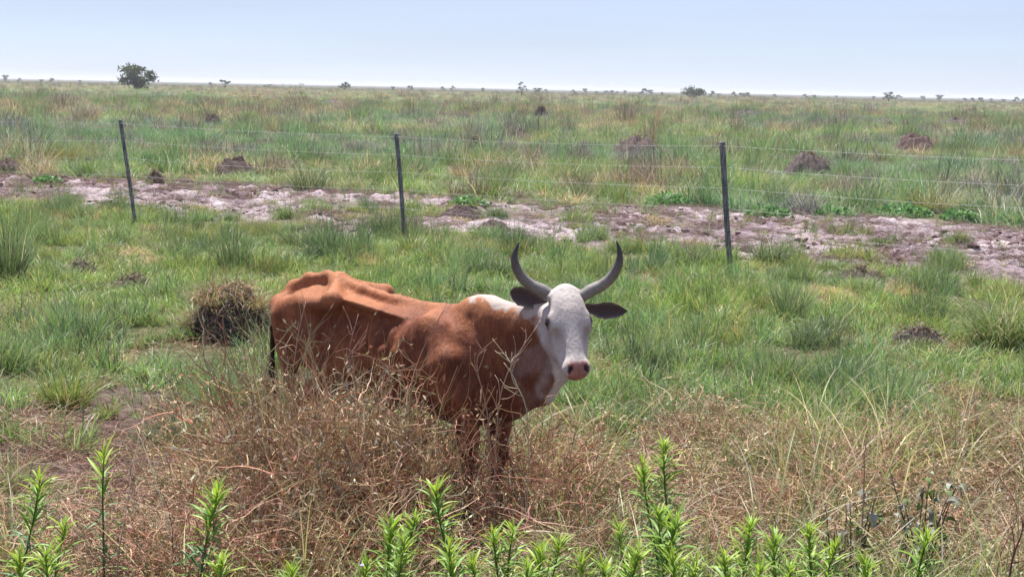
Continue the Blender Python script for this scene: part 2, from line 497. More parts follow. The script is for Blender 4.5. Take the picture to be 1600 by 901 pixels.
    N /= np.maximum(np.linalg.norm(N, axis=1, keepdims=True), 1e-9)
    X, Y, Z = V.T; side = np.where(Y > 0, 7.0, 0.0)
    hd = sstep(0.34, 0.24, X)
    fold = np.abs(fbm2(X * 13 + Z * 5 + side, Z * 3.0 - X * 2.5 + side, 3, 2) - 0.5) * 2
    lump = fbm2(X * 16 + side, Z * 16 + Y * 9, 3, 5) - 0.5
    V = V + N * (((0.35 - fold) * 0.008 * sstep(-1.3, -0.6, X) * sstep(0.45, 0.7, Z) + lump * 0.006) * hd)[:, None]
    X, Y, Z = V.T
    rb = sstep(0.10, 0.16, np.abs(Y)) * sstep(0.72, 0.84, Z) * sstep(1.12, 1.04, Z) * sstep(-0.74, -0.66, X) * sstep(-0.22, -0.32, X)
    edge = sstep(-0.72, -0.64, X + 0.30 * (1.0 - Z)) * sstep(-0.2, -0.5, X) * sstep(0.70, 0.85, Z) * sstep(1.14, 1.02, Z) * sstep(0.08, 0.16, np.abs(Y))
    V = V + N * (0.0065 * rb * np.sin((X + 0.22 * Z) * 2 * np.pi / 0.088) + 0.016 * edge)[:, None]
    V[:, 0] = np.where(V[:, 0] < -0.9, -0.9 + (V[:, 0] + 0.9) * 0.87, V[:, 0])     # a shorter rump
    return V, F, hp, HR, K, (poll, u, v, w)
COW_V, COW_F, HP, HR, HK, HEAD = build_cow()

def tube(pts, rad, sides=10, flat=None, cap=True):
    """closed tube along a polyline with a radius per point"""
    P = [Vector(p) for p in pts]; V = []; F = []
    prev = None
    for i, p in enumerate(P):
        t = (P[min(i + 1, len(P) - 1)] - P[max(i - 1, 0)]).normalized()
        if prev is None:
            a = Vector((0, 0, 1)) if abs(t.z) < 0.9 else Vector((1, 0, 0))
            n = (a - t * a.dot(t)).normalized()
        else:
            n = (prev - t * prev.dot(t)).normalized()
        prev = n; b = t.cross(n)
        for k in range(sides):
            an = 2 * math.pi * k / sides
            V.append(p + (n * math.cos(an) + b * math.sin(an)) * rad[i])
    for i in range(len(P) - 1):
        for k in range(sides):
            k2 = (k + 1) % sides
            F.append((i * sides + k, i * sides + k2, (i + 1) * sides + k2, (i + 1) * sides + k))
    tri = []
    if cap:
        for end, base in ((P[0], 0), (P[-1], (len(P) - 1) * sides)):
            V.append(end); c = len(V) - 1
            for k in range(sides):
                k2 = (k + 1) % sides
                tri.append((c, base + k2, base + k) if base == 0 else (c, base + k, base + k2))
    return [tuple(v) for v in V], np.array(F), np.array(tri) if tri else np.zeros((0, 3), int)

def smooth_path(ctrl, n):
    """Catmull-Rom through control rows (any width)"""
    c = np.array(ctrl, float); c = np.vstack([2 * c[0] - c[1], c, 2 * c[-1] - c[-2]])
    out = []
    segs = len(c) - 3
    for i in range(n):
        t = i / (n - 1) * segs; k = min(int(t), segs - 1); t -= k
        p0, p1, p2, p3 = c[k:k + 4]
        out.append(0.5 * (2 * p1 + (p2 - p0) * t + (2 * p0 - 5 * p1 + 4 * p2 - p3) * t * t + (3 * p1 - p0 - 3 * p2 + p3) * t ** 3))
    return np.array(out)

def build_cow_colours(V):
    poll, u, v, w = HEAD
    q = V - poll
    a = q @ u / HK; b = q @ v / HK; c = q @ w / HK
    X, Y, Z = V[:, 0], V[:, 1], V[:, 2]
    nz = fbm2(X * 9 + Y * 5, Z * 9 - Y * 4, 4, 1); nf = fbm2(X * 40 + Y * 23, Z * 40 + Y * 11, 3, 3)
    brown = np.array([0.245, 0.090, 0.042]); red = np.array([0.150, 0.048, 0.026]); tan = np.array([0.385, 0.165, 0.080])
    white = np.array([0.50, 0.465, 0.455])
    t = np.clip((nz - 0.3) / 0.4, 0, 1)[:, None]
    col = red * (1 - t) + brown * t
    top = sstep(1.10, 1.26, Z + 0.06 * (nz - 0.5))[:, None] * 0.55  # tan towards the back line: sunlit tone put into the coat
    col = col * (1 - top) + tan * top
    stx = fbm2(X * 26 + Z * 9, Z * 7 - X * 6, 4, 4)
    dk = (sstep(0.52, 0.68, stx) * sstep(1.16, 1.04, Z) * 0.55)[:, None]
    col = col * (1 - dk) + np.array([0.085, 0.026, 0.014]) * dk
    nk = (sstep(-0.06, 0.08, X) * sstep(1.20, 1.05, Z + 0.1 * (nz - .5)) * 0.5)[:, None]  # darker neck and chest coat, with some shade put into the colour
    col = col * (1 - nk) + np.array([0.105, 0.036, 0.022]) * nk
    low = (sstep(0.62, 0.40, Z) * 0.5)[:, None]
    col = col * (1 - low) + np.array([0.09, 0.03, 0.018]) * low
    def paint(mask, rgb):
        nonlocal col
        m = np.clip(mask, 0, 1)[:, None]; col = col * (1 - m) + np.array(rgb) * m
    n = (nz - 0.5) * 0.10
    # white over the hump and the crest of the neck
    paint(sstep(0.0, 0.02, Z - 1.246 + 0.05 * sstep(0.1, 0.3, X) - n * 1.4 - (nf - .5) * .05) * sstep(-0.10, -0.05, X + n) * sstep(0.50, 0.4, X) * sstep(0.02, -0.02, np.abs(Y) - 0.085), [0.40, 0.335, 0.31])
    # pale belly, udder and brisket streak
    paint(sstep(0.64, 0.58, Z + n) * sstep(-1.25, -1.1, X) * sstep(-0.1, -0.25, X), [0.42, 0.30, 0.26])
    # head and throat are white
    headz = (X > 0.25)
    d_head = np.maximum.reduce([-(a + 0.10), (-0.20 - b - 0.25 * np.clip(a - 0.1, -0.2, 0.3)), a - 0.8])
    paint(sstep(0.012, -0.012, d_head + n * 0.5) * headz, white)
    thr = headz * sstep(0.015, -0.015, (0.46 - X) + (Z - 0.80) * 0.55 + n) * sstep(1.10, 1.02, Z)
    paint(thr, white)
    J = HP(0.26, -0.22, 0); Cc = cow_pt(850, 612, 8.20); ab = Cc - J
    tt = np.clip(((V - J) @ ab) / (ab @ ab), 0, 1)
    dl = np.linalg.norm(V - J - tt[:, None] * ab, axis=1)
    paint(sstep(0.02, -0.02, dl - 0.072 + 0.03 * tt + n * 0.6) * headz, white)
    # brow hollows, a swirl on the forehead and dirt on the cheeks
    sw = np.abs(np.sin(np.arctan2(c, a - 0.10) * 3 + np.hypot(c, a - 0.1) * 60 + nz * 5))
    paint(headz * sstep(0.13, 0.05, np.hypot(c, a - 0.10)) * (b > -0.09) * sw * 0.22, [0.27, 0.22, 0.21])
    paint(headz * sstep(0.06, 0.0, np.abs(a - 0.235 + 0.6 * (np.abs(c) - 0.1))) * sstep(0.05, 0.08, np.abs(c)) * (b > -0.13) * 0.28, [0.22, 0.18, 0.18])
    # muzzle
    paint(sstep(0.424, 0.448, a + n * 0.3 + (nf - .5) * .03) * sstep(-0.078, -0.068, b) * sstep(0.060, 0.052, np.abs(c)) * headz, [0.40, 0.185, 0.165])
    paint(sstep(0.40, 0.44, a) * sstep(0.50, 0.62, nf) * headz * sstep(-0.2, -0.1, b) * .5, [0.20, 0.10, 0.09])
    paint(sstep(0.50, 0.62, nz) * headz * (a > -0.05) * 0.22, [0.30, 0.24, 0.23])
    paint(sstep(0.20, 0.26, a) * sstep(0.40, 0.30, a) * sstep(0.045, 0.065, np.abs(c)) * headz * 0.30, [0.28, 0.22, 0.21])  # sides of the nose bridge: shade painted into the coat
    for s in (-1, 1):
        r = np.sqrt(((a - 0.470 - (np.abs(c) - 0.042) * 0.5) / 0.022) ** 2 + ((b + 0.004) / 0.03) ** 2 + ((c - s * 0.046) / 0.019) ** 2)
        paint(sstep(1.15, 0.8, r) * headz, [0.045, 0.022, 0.022])
        r = np.sqrt(((a - 0.172) / 0.042) ** 2 + ((b + 0.055) / 0.036) ** 2 + ((c - s * 0.13) / 0.035) ** 2)
        paint(sstep(1.35, 0.6, r) * 0.92 * headz, [0.055, 0.040, 0.042])  # dark skin round the eyes, widened by painted socket shade
    paint(sstep(0.012, 0.0, np.abs(b + 0.070)) * (a > 0.45) * headz * 0.5, [0.22, 0.12, 0.10])
    # tail switch, hooves
    paint(sstep(1.08, 0.95, Z) * sstep(-1.525, -1.54, X), [0.05, 0.025, 0.018])
    paint(sstep(0.075, 0.065, Z), [0.06, 0.05, 0.045])
    return col * (0.92 + 0.16 * nf)[:, None]

def make_cow():
    root = empty('cow', COW_BASE, COW_YAW)
    tag(root, 'thin brown cow with white face and long curved horns standing in the dry weeds', 'cow')
    hide = Mat('hide')
    col = hide.n('ShaderNodeVertexColor', layer_name='coat').outputs[0]
    tc = hide.n('ShaderNodeTexCoord').outputs['Object']
    st = hide.n('ShaderNodeMapping', {'Vector': tc, 'Scale': (1.0, 1.0, 0.35)}).outputs[0]
    f1 = hide.noise(st, 260, 2, 0.6); f2 = hide.noise(tc, 38, 4, 0.6)
    st2 = hide.n('ShaderNodeMapping', {'Vector': tc, 'Scale': (1.0, 1.0, 0.30), 'Rotation': (0, 0.5, 0)}).outputs[0]
    f3 = hide.noise(st2, 75, 4, 0.65)
    c2 = hide.mix(0.28, col, hide.ramp(f1, [(0.3, (0.50, 0.48, 0.46)), (0.7, (1.4, 1.4, 1.4))]), 'MULTIPLY')
    grn = hide.n('ShaderNodeSeparateColor', {0: col}).outputs[1]
    fac = hide.math('MAXIMUM', hide.math('SUBTRACT', 0.58, hide.math('MULTIPLY', grn, 1.7)), 0.10)
    c2 = hide.mix(fac, c2, hide.ramp(f3, [(0.36, (0.42, 0.36, 0.34)), (0.52, (1.0, 1.0, 1.0)), (0.66, (1.35, 1.35, 1.35))]), 'MULTIPLY')
    hh = hide.math('ADD', hide.math('MULTIPLY', f1, 0.3), hide.math('ADD', hide.math('MULTIPLY', f2, 0.25), hide.math('MULTIPLY', hide.noise(hide.n('ShaderNodeMapping', {'Vector': tc, 'Scale': (1.0, 1.0, 0.25), 'Rotation': (0, 0.6, 0)}).outputs[0], 70, 3, 0.6), 0.6)))
    bp = hide.n('ShaderNodeBump', {'Height': hh, 'Strength': 0.7, 'Distance': 0.010})
    hide.surf(hide.n('ShaderNodeBsdfPrincipled', {'Base Color': c2, 'Roughness': 0.62, 'Normal': bp, 'Specular IOR Level': 0.15,
                                                  'Sheen Weight': 0.06, 'Sheen Roughness': 0.4, 'Sheen Tint': (1.0, 0.8, 0.65, 1)}))
    me = mesh_from('body', COW_V, COW_F)
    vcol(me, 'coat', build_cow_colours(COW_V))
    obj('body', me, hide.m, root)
    # horns, traced through the points the photograph shows
    hm = Mat('horn')
    tc = hm.n('ShaderNodeTexCoord').outputs['UV']
    ob = hm.n('ShaderNodeTexCoord').outputs['Object']
    hv = hm.n('ShaderNodeVertexColor', layer_name='coat').outputs[0]
    hn = hm.noise(ob, 45, 4, 0.6)
    hc = hm.mix(0.6, hv, hm.ramp(hn, [(0.3, (0.6, 0.6, 0.6)), (0.7, (1.25, 1.25, 1.25))]), 'MULTIPLY')
    hb = hm.n('ShaderNodeBump', {'Height': hn, 'Strength': 0.35, 'Distance': 0.004})
    hm.surf(hm.n('ShaderNodeBsdfPrincipled', {'Base Color': hc, 'Roughness': 0.48, 'Normal': hb}))
    poll, u, v, w = HEAD
    y0 = (COW_M @ Vector(poll)).y + 0.04
    left = [(868, 466, 0.0, .031), (846, 453, 0.0, .0335), (830, 445.5, -.01, .030), (814.5, 432, -.03, .027), (805.5, 414, -.05, .023), (804.0, 398, -.06, .016), (808.5, 384, -.06, .0085), (811.5, 378, -.06, .002)]
    right = [(904, 466, 0.0, .031), (925, 453, 0.0, .0335), (941, 445, -.01, .030), (956, 432, -.03, .027), (966, 414, -.05, .023), (968.5, 398, -.06, .016), (966, 384, -.06, .0085), (963, 376, -.06, .002)]
    for pts in (left, right):
        rows = np.array([[*cow_pt(x, y, y0 + dy), r] for x, y, dy, r in pts])
        rows = smooth_path(rows, 34)
        rad = rows[:, 3] * (1 + 0.025 * np.sin(np.linspace(0, 60, 34)) * np.linspace(1, 0, 34))
        V, F, T = tube(rows[:, :3], np.maximum(rad, 0.0015), 14)
        hme = mesh_from('horn', V, [F, T])
        tt = np.concatenate([np.repeat(np.linspace(0, 1, 34), 14), [0, 1]])
        base = np.array([0.20, 0.185, 0.175]); tip = np.array([0.035, 0.033, 0.036])
        k = sstep(0.25, 0.85, tt)[:, None]
        vcol(hme, 'coat', base * (1 - k) + tip * k)
        obj('horn', hme, hm.m, root)
    # ears: cupped leaves of skin with a dark hairy inside
    em = Mat('ear_skin')
    ec = em.n('ShaderNodeVertexColor', layer_name='coat').outputs[0]
    eo = em.n('ShaderNodeTexCoord').outputs['Object']
    en = em.noise(eo, 120, 3, 0.6)
    ecc = em.mix(0.6, ec, em.ramp(en, [(0.3, (0.5, 0.5, 0.5)), (0.7, (1.4, 1.4, 1.4))]), 'MULTIPLY')
    eb = em.n('ShaderNodeBump', {'Height': en, 'Strength': 0.5, 'Distance': 0.006})
    em.surf(em.n('ShaderNodeBsdfPrincipled', {'Base Color': ecc, 'Roughness': 0.8, 'Normal': eb, 'Sheen Weight': 0.2}))
    ye = y0 + 0.10
    def ear(name, mid, wid, dyb, dyt, label):
        # mid: centre line pixels root to tip, wid: half widths in metres
        n, m = 16, 11
        rows = smooth_path([[*cow_pt(x, y, ye + dyb + (dyt - dyb) * i / (len(mid) - 1)), hw] for i, ((x, y), hw) in enumerate(zip(mid, wid))], n)
        toc = np.array(COW_I.to_3x3() @ Vector((0, -1, 0.15)))
        V = []; C = []
        for side in (0, 1):
            for i in range(n):
                p = rows[i, :3]; hw = max(rows[i, 3], 0.001)
                t = rows[min(i + 1, n - 1), :3] - rows[max(i - 1, 0), :3]; t /= np.linalg.norm(t)
                fn = toc - (toc @ t) * t; fn /= np.linalg.norm(fn)
                cr = np.cross(t, fn)
                for j in range(m):
                    s = (j / (m - 1)) * 2 - 1
                    cup = (s * s - 0.45) * hw * 0.75
                    th = 0.005 * (1 - s * s) * (0.4 + 0.6 * (1 - i / n)) + 0.0012
                    ruff = 1 + 0.05 * math.sin(i * 2.3 + j)
                    V.append(p + cr * s * hw * ruff + fn * (cup + (th if side == 0 else -th)))
                    edge = abs(s) ** 5
                    inn = np.array([0.062, 0.040, 0.042]); rim = np.array([0.22, 0.17, 0.16]); outc = np.array([0.10, 0.06, 0.05])
                    C.append((inn * (1 - edge) + rim * edge) if side == 0 else outc)
        F = []
        for side in (0, 1):
            o = side * n * m
            for i in range(n - 1):
                for j in range(m - 1):
                    q = (o + i * m + j, o + i * m + j + 1, o + (i + 1) * m + j + 1, o + (i + 1) * m + j)
                    F.append(q if side else q[::-1])
        o = n * m
        for i in range(n - 1):
            F.append((i * m, (i + 1) * m, o + (i + 1) * m, o + i * m))
            F.append((i * m + m - 1, o + i * m + m - 1, o + (i + 1) * m + m - 1, (i + 1) * m + m - 1))
        for j in range(m - 1):
            F.append(((n - 1) * m + j, (n - 1) * m + j + 1, o + (n - 1) * m + j + 1, o + (n - 1) * m + j))
        eme = mesh_from('ear', np.array(V), np.array(F)); vcol(eme, 'coat', np.array(C))
        return obj('ear', eme, em.m, root)
    ear('ear', [(854, 476), (842, 473), (829, 468), (815, 463), (804, 459), (797.5, 457)], [.022, .034, .046, .050, .038, .010], -.02, .03, '')
    ear('ear', [(914, 478), (927, 483), (940, 485), (954, 485), (968, 486), (979.5, 486)], [.018, .030, .043, .042, .028, .004], -.02, .03, '')
    # eyes with lids
    ym = Mat('eye')
    ym.surf(ym.n('ShaderNodeBsdfPrincipled', {'Base Color': (0.012, 0.008, 0.007, 1), 'Roughness': 0.12}))
    for s in (-1, 1):
        c = HP(0.172, -0.062, s * 0.117)
        bm = bmesh.new()
        bmesh.ops.create_uvsphere(bm, u_segments=16, v_segments=10, radius=0.021 * HK)
        eye = bpy.data.meshes.new('eye'); bm.to_mesh(eye); bm.free()
        for p in eye.polygons: p.use_smooth = True
        obj('eye', eye, ym.m, root, c)
    # tail switch hair
    rs = np.random.RandomState(5)
    V = []; F = []
    for k in range(260):
        a0 = rs.rand() * 6.28; r0 = 0.012 * math.sqrt(rs.rand())
        z0 = rs.uniform(0.56, 0.80); L = rs.uniform(0.14, 0.30)
        p0 = np.array([-1.568 + r0 * math.cos(a0), -0.10 + r0 * math.sin(a0), z0])
        sp = rs.uniform(0.01, 0.05); d = np.array([math.cos(a0) * sp, math.sin(a0) * sp, -L])
        side = np.array([math.sin(a0), -math.cos(a0), 0]) * 0.003
        b = len(V)
        for i, t in enumerate((0, 0.5, 1)):
            p = p0 + d * t + np.array([math.cos(a0), math.sin(a0), 0]) * 0.012 * math.sin(t * 3.1)
            V += [p - side * (1 - 0.8 * t), p + side * (1 - 0.8 * t)]
        F += [(b, b + 1, b + 3, b + 2), (b + 2, b + 3, b + 5, b + 4)]
    hair = Mat('tail_hair'); hair.surf(hair.n('ShaderNodeBsdfPrincipled', {'Base Color': (0.03, 0.018, 0.014, 1), 'Roughness': 0.5}))
    obj('tail_hair', mesh_from('tail_hair', np.array(V), np.array(F)), hair.m, root)
    return root
make_cow()

# ------------------------------------------------------------------ vegetation
def plant_material(name, trans=0.35, rough=0.6, instancer=True, sat=1, val=1):
    g = Mat(name)
    c = g.n('ShaderNodeVertexColor', layer_name='leaf').outputs[0]
    if instancer:
        t = g.n('ShaderNodeAttribute', attribute_type='INSTANCER', attribute_name='tint').outputs['Color']
        c = g.mix(1.0, c, t, 'MULTIPLY')
    if sat != 1: c = g.n('ShaderNodeHueSaturation', {'Saturation': sat, 'Value': val, 'Color': c}).outputs[0]
    d = g.n('ShaderNodeBsdfPrincipled', {'Base Color': c, 'Roughness': rough, 'Specular IOR Level': 0.3})
    tr = g.n('ShaderNodeBsdfTranslucent', {'Color': g.mix(1.0, c, (1.15, 1.15, 0.75, 1), 'MULTIPLY')})
    g.surf(g.n('ShaderNodeMixShader', {0: trans, 1: d, 2: tr}))
    return g.m
M_GRASS = plant_material('grass_blade', 0.40, 0.45, True, 0.84, 1.28)
M_DRY = plant_material('dry_stem', 0.15, 0.8)
M_PLANT = plant_material('leaf', 0.35, 0.45, False, 0.92, 1.05)
M_DRYPLANT = plant_material('dry_leaf', 0.15, 0.8, False)

def pick(rs, n, cols, probs, jit=0.15):
    cols = np.array(cols); k = rs.choice(len(cols), n, p=np.array(probs) / sum(probs))
    return cols[k] * (1 + jit * rs.uniform(-1, 1, (n, 1))) * (1 + 0.06 * rs.uniform(-1, 1, (n, 3)))

def blades(rs, n, hlo, hhi, width, spread, lean=(0.05, 0.5), curl=(0.2, 1.2), segs=4, cols=None, probs=None, outward=0.6):
    """n tapered, bent grass blades growing from a disc"""
    ra = rs.uniform(0, 2 * np.pi, n); rr = spread * np.sqrt(rs.rand(n))
    base = np.stack([rr * np.cos(ra), rr * np.sin(ra), np.full(n, -0.02)], 1)
    az = np.where(rs.rand(n) < outward, ra + rs.normal(0, 0.6, n), rs.uniform(0, 2 * np.pi, n))
    d = np.stack([np.cos(az), np.sin(az)], 1)
    L = rs.uniform(hlo, hhi, n); le = rs.uniform(*lean, n); cu = rs.uniform(*curl, n)
    tw = az + np.pi / 2 + rs.normal(0, 0.7, n)
    side = np.stack([np.cos(tw), np.sin(tw), rs.normal(0, 0.15, n)], 1)
    w = width * rs.uniform(0.6, 1.3, n)
    V = np.zeros((n, segs + 1, 2, 3)); p = base.copy()
    for i in range(segs + 1):
        t = i / segs
        ww = (w * (1 - t ** 1.6) * 0.5 + 0.0004)[:, None]
        V[:, i, 0] = p - side * ww; V[:, i, 1] = p + side * ww
        th = le + cu * t
        st = (L / segs)[:, None]
        p = p + st * np.concatenate([d * np.sin(th)[:, None], np.cos(th)[:, None]], 1)
    V[:, :, :, 2] = np.where(V[:, :, :, 2] < -0.02, -0.02, V[:, :, :, 2])
    c = pick(rs, n, cols, probs)
    C = np.repeat(c[:, None, :], (segs + 1) * 2, 1)
    idx = np.arange(n)[:, None] * (segs + 1) * 2 + np.arange(segs)[None, :] * 2
    F = np.stack([idx, idx + 1, idx + 3, idx + 2], -1).reshape(-1, 4)
    return V.reshape(-1, 3), F, C.reshape(-1, 3)

def strands(rs, start, dirn, length, width, curl, segs, grav=0.0):
    """wandering thin strips; returns vertices, faces and the centre points"""
    n = len(start); d = dirn / np.linalg.norm(dirn, axis=1, keepdims=True); p = start.copy()
    sv = rs.normal(0, 1, (n, 3)); sv = sv - (sv * d).sum(1, keepdims=True) * d; sv /= np.linalg.norm(sv, axis=1, keepdims=True)
    V = np.zeros((n, segs + 1, 2, 3)); Cn = np.zeros((n, segs + 1, 3)); D = np.zeros((n, segs + 1, 3))
    for i in range(segs + 1):
        ww = (np.asarray(width) * (1 - 0.65 * i / segs) * 0.5).reshape(-1, 1)
        V[:, i, 0] = p - sv * ww; V[:, i, 1] = p + sv * ww; Cn[:, i] = p; D[:, i] = d
        d = d + rs.normal(0, 1, (n, 3)) * np.asarray(curl).reshape(-1, 1) + np.array([0, 0, -grav])
        d /= np.linalg.norm(d, axis=1, keepdims=True)
        p = p + d * (np.asarray(length) / segs).reshape(-1, 1)
        p[:, 2] = np.maximum(p[:, 2], 0.0)
    idx = np.arange(n)[:, None] * (segs + 1) * 2 + np.arange(segs)[None, :] * 2
    F = np.stack([idx, idx + 1, idx + 3, idx + 2], -1).reshape(-1, 4)
    return V.reshape(-1, 3), F, Cn, D

class Bag:
    def __init__(self): self.v = []; self.f = []; self.c = []; self.n = 0
    def add(self, V, F, C):
        if len(C) != len(V): C = np.repeat(C, len(V) // len(C), 0)
        self.v.append(V); self.f.append(F + self.n); self.c.append(C); self.n += len(V)
    def mesh(self, name):
        q = [f for f in self.f if f.shape[1] == 4]; t = [f for f in self.f if f.shape[1] == 3]
        fl = ([np.concatenate(q)] if q else []) + ([np.concatenate(t)] if t else [])
        me = mesh_from(name, np.concatenate(self.v), fl)
        vcol(me, 'leaf', np.concatenate(self.c)); return me

def pods(rs, pts, dirs, size, ratio=0.35):
    """small pointed leaflets, husks and seed pods at given points"""
    n = len(pts); d = dirs / np.linalg.norm(dirs, axis=1, keepdims=True)
    s = rs.normal(0, 1, (n, 3)); s -= (s * d).sum(1, keepdims=True) * d; s /= np.linalg.norm(s, axis=1, keepdims=True)
    L = (size * rs.uniform(0.5, 1.4, n))[:, None]
    up = np.cross(d, s) * L * 0.12
    V = np.stack([pts, pts + d * L * 0.45 + s * L * ratio * 0.5 + up, pts + d * L, pts + d * L * 0.45 - s * L * ratio * 0.5 + up], 1)
    F = np.arange(n)[:, None] * 4 + np.arange(4)[None, :]
    return V.reshape(-1, 3), F

def dry_weed(rs, h, stems=9, cols=None, probs=None, spread=0.14, width=0.0078, podcols=None, twig=1.0):
    b = Bag(); n = stems
    ra = rs.uniform(0, 6.28, n); rr = spread * np.sqrt(rs.rand(n))
    st = np.stack([rr * np.cos(ra), rr * np.sin(ra), np.zeros(n)], 1)
    dr = np.stack([np.cos(ra) * rs.uniform(0, .55, n), np.sin(ra) * rs.uniform(0, .55, n), np.ones(n)], 1)
    V, F, P, D = strands(rs, st, dr, h * rs.uniform(0.7, 1.1, n), width, 0.17, 7, 0.0)
    c0 = pick(rs, n, cols, probs); b.add(V, F, c0)
    m = int(n * 4.5 * twig)
    k = rs.randint(0, n, m); i = rs.randint(2, 7, m)
    s1 = P[k, i]; a = rs.uniform(0, 6.28, m)
    d1 = D[k, i] * 0.7 + np.stack([np.cos(a), np.sin(a), rs.uniform(-0.2, 0.9, m)], 1) * 0.9
    V, F, P2, D2 = strands(rs, s1, d1, h * rs.uniform(0.18, 0.48, m), width * 0.8, 0.33, 6, 0.02)
    c1 = c0[k] * rs.uniform(0.8, 1.2, (m, 1)); b.add(V, F, c1)
    m2 = int(m * 1.1); k2 = rs.randint(0, m, m2); i2 = rs.randint(2, 7, m2)
    d2 = D2[k2, i2] * 0.5 + rs.normal(0, 1, (m2, 3)) * 0.6
    V, F, P3, D3 = strands(rs, P2[k2, i2], d2, h * rs.uniform(0.08, 0.22, m2), width * 0.65, 0.42, 4, 0.03)
    b.add(V, F, c1[k2] * rs.uniform(0.85, 1.25, (m2, 1)))
    m3 = int(m * 1.2); k3 = rs.randint(0, m2, m3); i3 = rs.randint(1, 5, m3)
    V, F = pods(rs, P3[k3, i3], D3[k3, i3] + rs.normal(0, .5, (m3, 3)), 0.030)
    b.add(V, F, pick(rs, m3, podcols or cols, [1] * len(podcols or cols)))
    return b.mesh('dry_weed')

def straw(rs, n, L, r, cols, probs, zmax=0.05, width=0.005):
    b = Bag()
    a = rs.uniform(0, 6.28, n); rr = r * np.sqrt(rs.rand(n)); h = rs.uniform(0, 6.28, n)
    st = np.stack([rr * np.cos(a), rr * np.sin(a), rs.uniform(0.0, zmax, n)], 1)
    d = np.stack([np.cos(h), np.sin(h), rs.normal(0, 0.25, n)], 1)
    V, F, P, D = strands(rs, st, d, L * rs.uniform(0.4, 1.2, n), width, 0.22, 5, 0.03)
    b.add(V, F, pick(rs, n, cols, probs, 0.25))
    return b.mesh('straw')

SRC = bpy.data.collections.new('plant_sources')      # not linked to the scene: only instanced
def source_set(name, meshes, mat):
    c = bpy.data.collections.new(name)
    for k, me in enumerate(meshes):
        me.materials.clear(); me.materials.append(mat)
        c.objects.link(bpy.data.objects.new('%s_%03d' % (name, k), me))
    return c

def scatter(name, label, cat, coll, P, yaw, tilt, scale, tint, idx, kind='stuff'):
    N = len(P)
    me = bpy.data.meshes.new(name)
    me.vertices.add(N); me.vertices.foreach_set('co', np.asarray(P, np.float32).ravel())
    def attr(nm, tp, arr, key):
        a = me.attributes.new(nm, tp, 'POINT'); a.data.foreach_set(key, np.ascontiguousarray(arr).ravel())
    rot = np.concatenate([tilt, np.asarray(yaw)[:, None]], 1).astype(np.float32)
    attr('rot', 'FLOAT_VECTOR', rot, 'vector')
    sc = np.asarray(scale, np.float32)
    if sc.ndim == 1: sc = np.repeat(sc[:, None], 3, 1)
    attr('siz', 'FLOAT_VECTOR', sc, 'vector')
    t4 = np.ones((N, 4), np.float32); t4[:, :3] = tint
    attr('tint', 'FLOAT_COLOR', t4, 'color')
    attr('pick', 'INT', np.asarray(idx, np.int32), 'value')
    ng = bpy.data.node_groups.new(name + '_scatter', 'GeometryNodeTree')
    ng.interface.new_socket('Geometry', in_out='INPUT', socket_type='NodeSocketGeometry')
    ng.interface.new_socket('Geometry', in_out='OUTPUT', socket_type='NodeSocketGeometry')
    nd = ng.nodes; lk = ng.links
    gi = nd.new('NodeGroupInput'); go = nd.new('NodeGroupOutput')
    iop = nd.new('GeometryNodeInstanceOnPoints'); ci = nd.new('GeometryNodeCollectionInfo')
    ci.inputs['Collection'].default_value = coll
    ci.inputs['Separate Children'].default_value = True; ci.inputs['Reset Children'].default_value = True
    def na(nm, tp):
        q = nd.new('GeometryNodeInputNamedAttribute'); q.data_type = tp; q.inputs['Name'].default_value = nm
        return q.outputs['Attribute']
    e2r = nd.new('FunctionNodeEulerToRotation'); lk.new(na('rot', 'FLOAT_VECTOR'), e2r.inputs[0])
    lk.new(gi.outputs[0], iop.inputs['Points']); lk.new(ci.outputs[0], iop.inputs['Instance'])
    iop.inputs['Pick Instance'].default_value = True
    lk.new(na('pick', 'INT'), iop.inputs['Instance Index'])
    lk.new(e2r.outputs[0], iop.inputs['Rotation']); lk.new(na('siz', 'FLOAT_VECTOR'), iop.inputs['Scale'])
    lk.new(iop.outputs[0], go.inputs[0])
    o = obj(name, me)
    o.modifiers.new('scatter', 'NODES').node_group = ng
    tag(o, label, cat, kind=kind)
    return o

RS = np.random.RandomState(11)
def fan(n, d0, d1, power=1.0, margin=2.5, half=0.345):
    """n random ground points in the wedge the camera looks over, wider by a margin at each side"""
    u = RS.rand(n); d = (d0 ** (1 + power) + u * (d1 ** (1 + power) - d0 ** (1 + power))) ** (1 / (1 + power))
    x = RS.uniform(-1, 1, n) * (half * d + margin)
    return x, d
def keep(mask, *arrs): return [a[mask] for a in arrs]
def place(x, y, dz=0.0): return np.stack([x, y, ground_z(x, y) + dz], 1)
def jit(n, a=0.14): return RS.normal(0, a, (n, 2))
def mixc(a, b, t): return np.array(a) * (1 - t[:, None]) + np.array(b) * t[:, None]

G1, G2, G3, G4 = (0.120, 0.195, 0.042), (0.165, 0.225, 0.055), (0.090, 0.155, 0.068), (0.235, 0.245, 0.090)
TAN, STRAW, PALE = (0.29, 0.205, 0.125), (0.38, 0.29, 0.19), (0.46, 0.40, 0.31)
RB1, RB2, RB3, GREYG = (0.205, 0.090, 0.066), (0.285, 0.145, 0.105), (0.36, 0.225, 0.165), (0.22, 0.21, 0.14)

CLEAR = []                                          # mounds and tussocks: grass in front of them stays low
def low_near(x, y):
    f = np.ones(len(x))
    for X, Y, W in CLEAR:
        lat = np.abs(x - X * y / Y); dep = Y - y
        m = (lat < 0.55 * W + 0.05) & (dep < 0.11 * Y) & (dep > -0.45 * W)
        f[m] = np.minimum(f[m], 0.68)
    return f

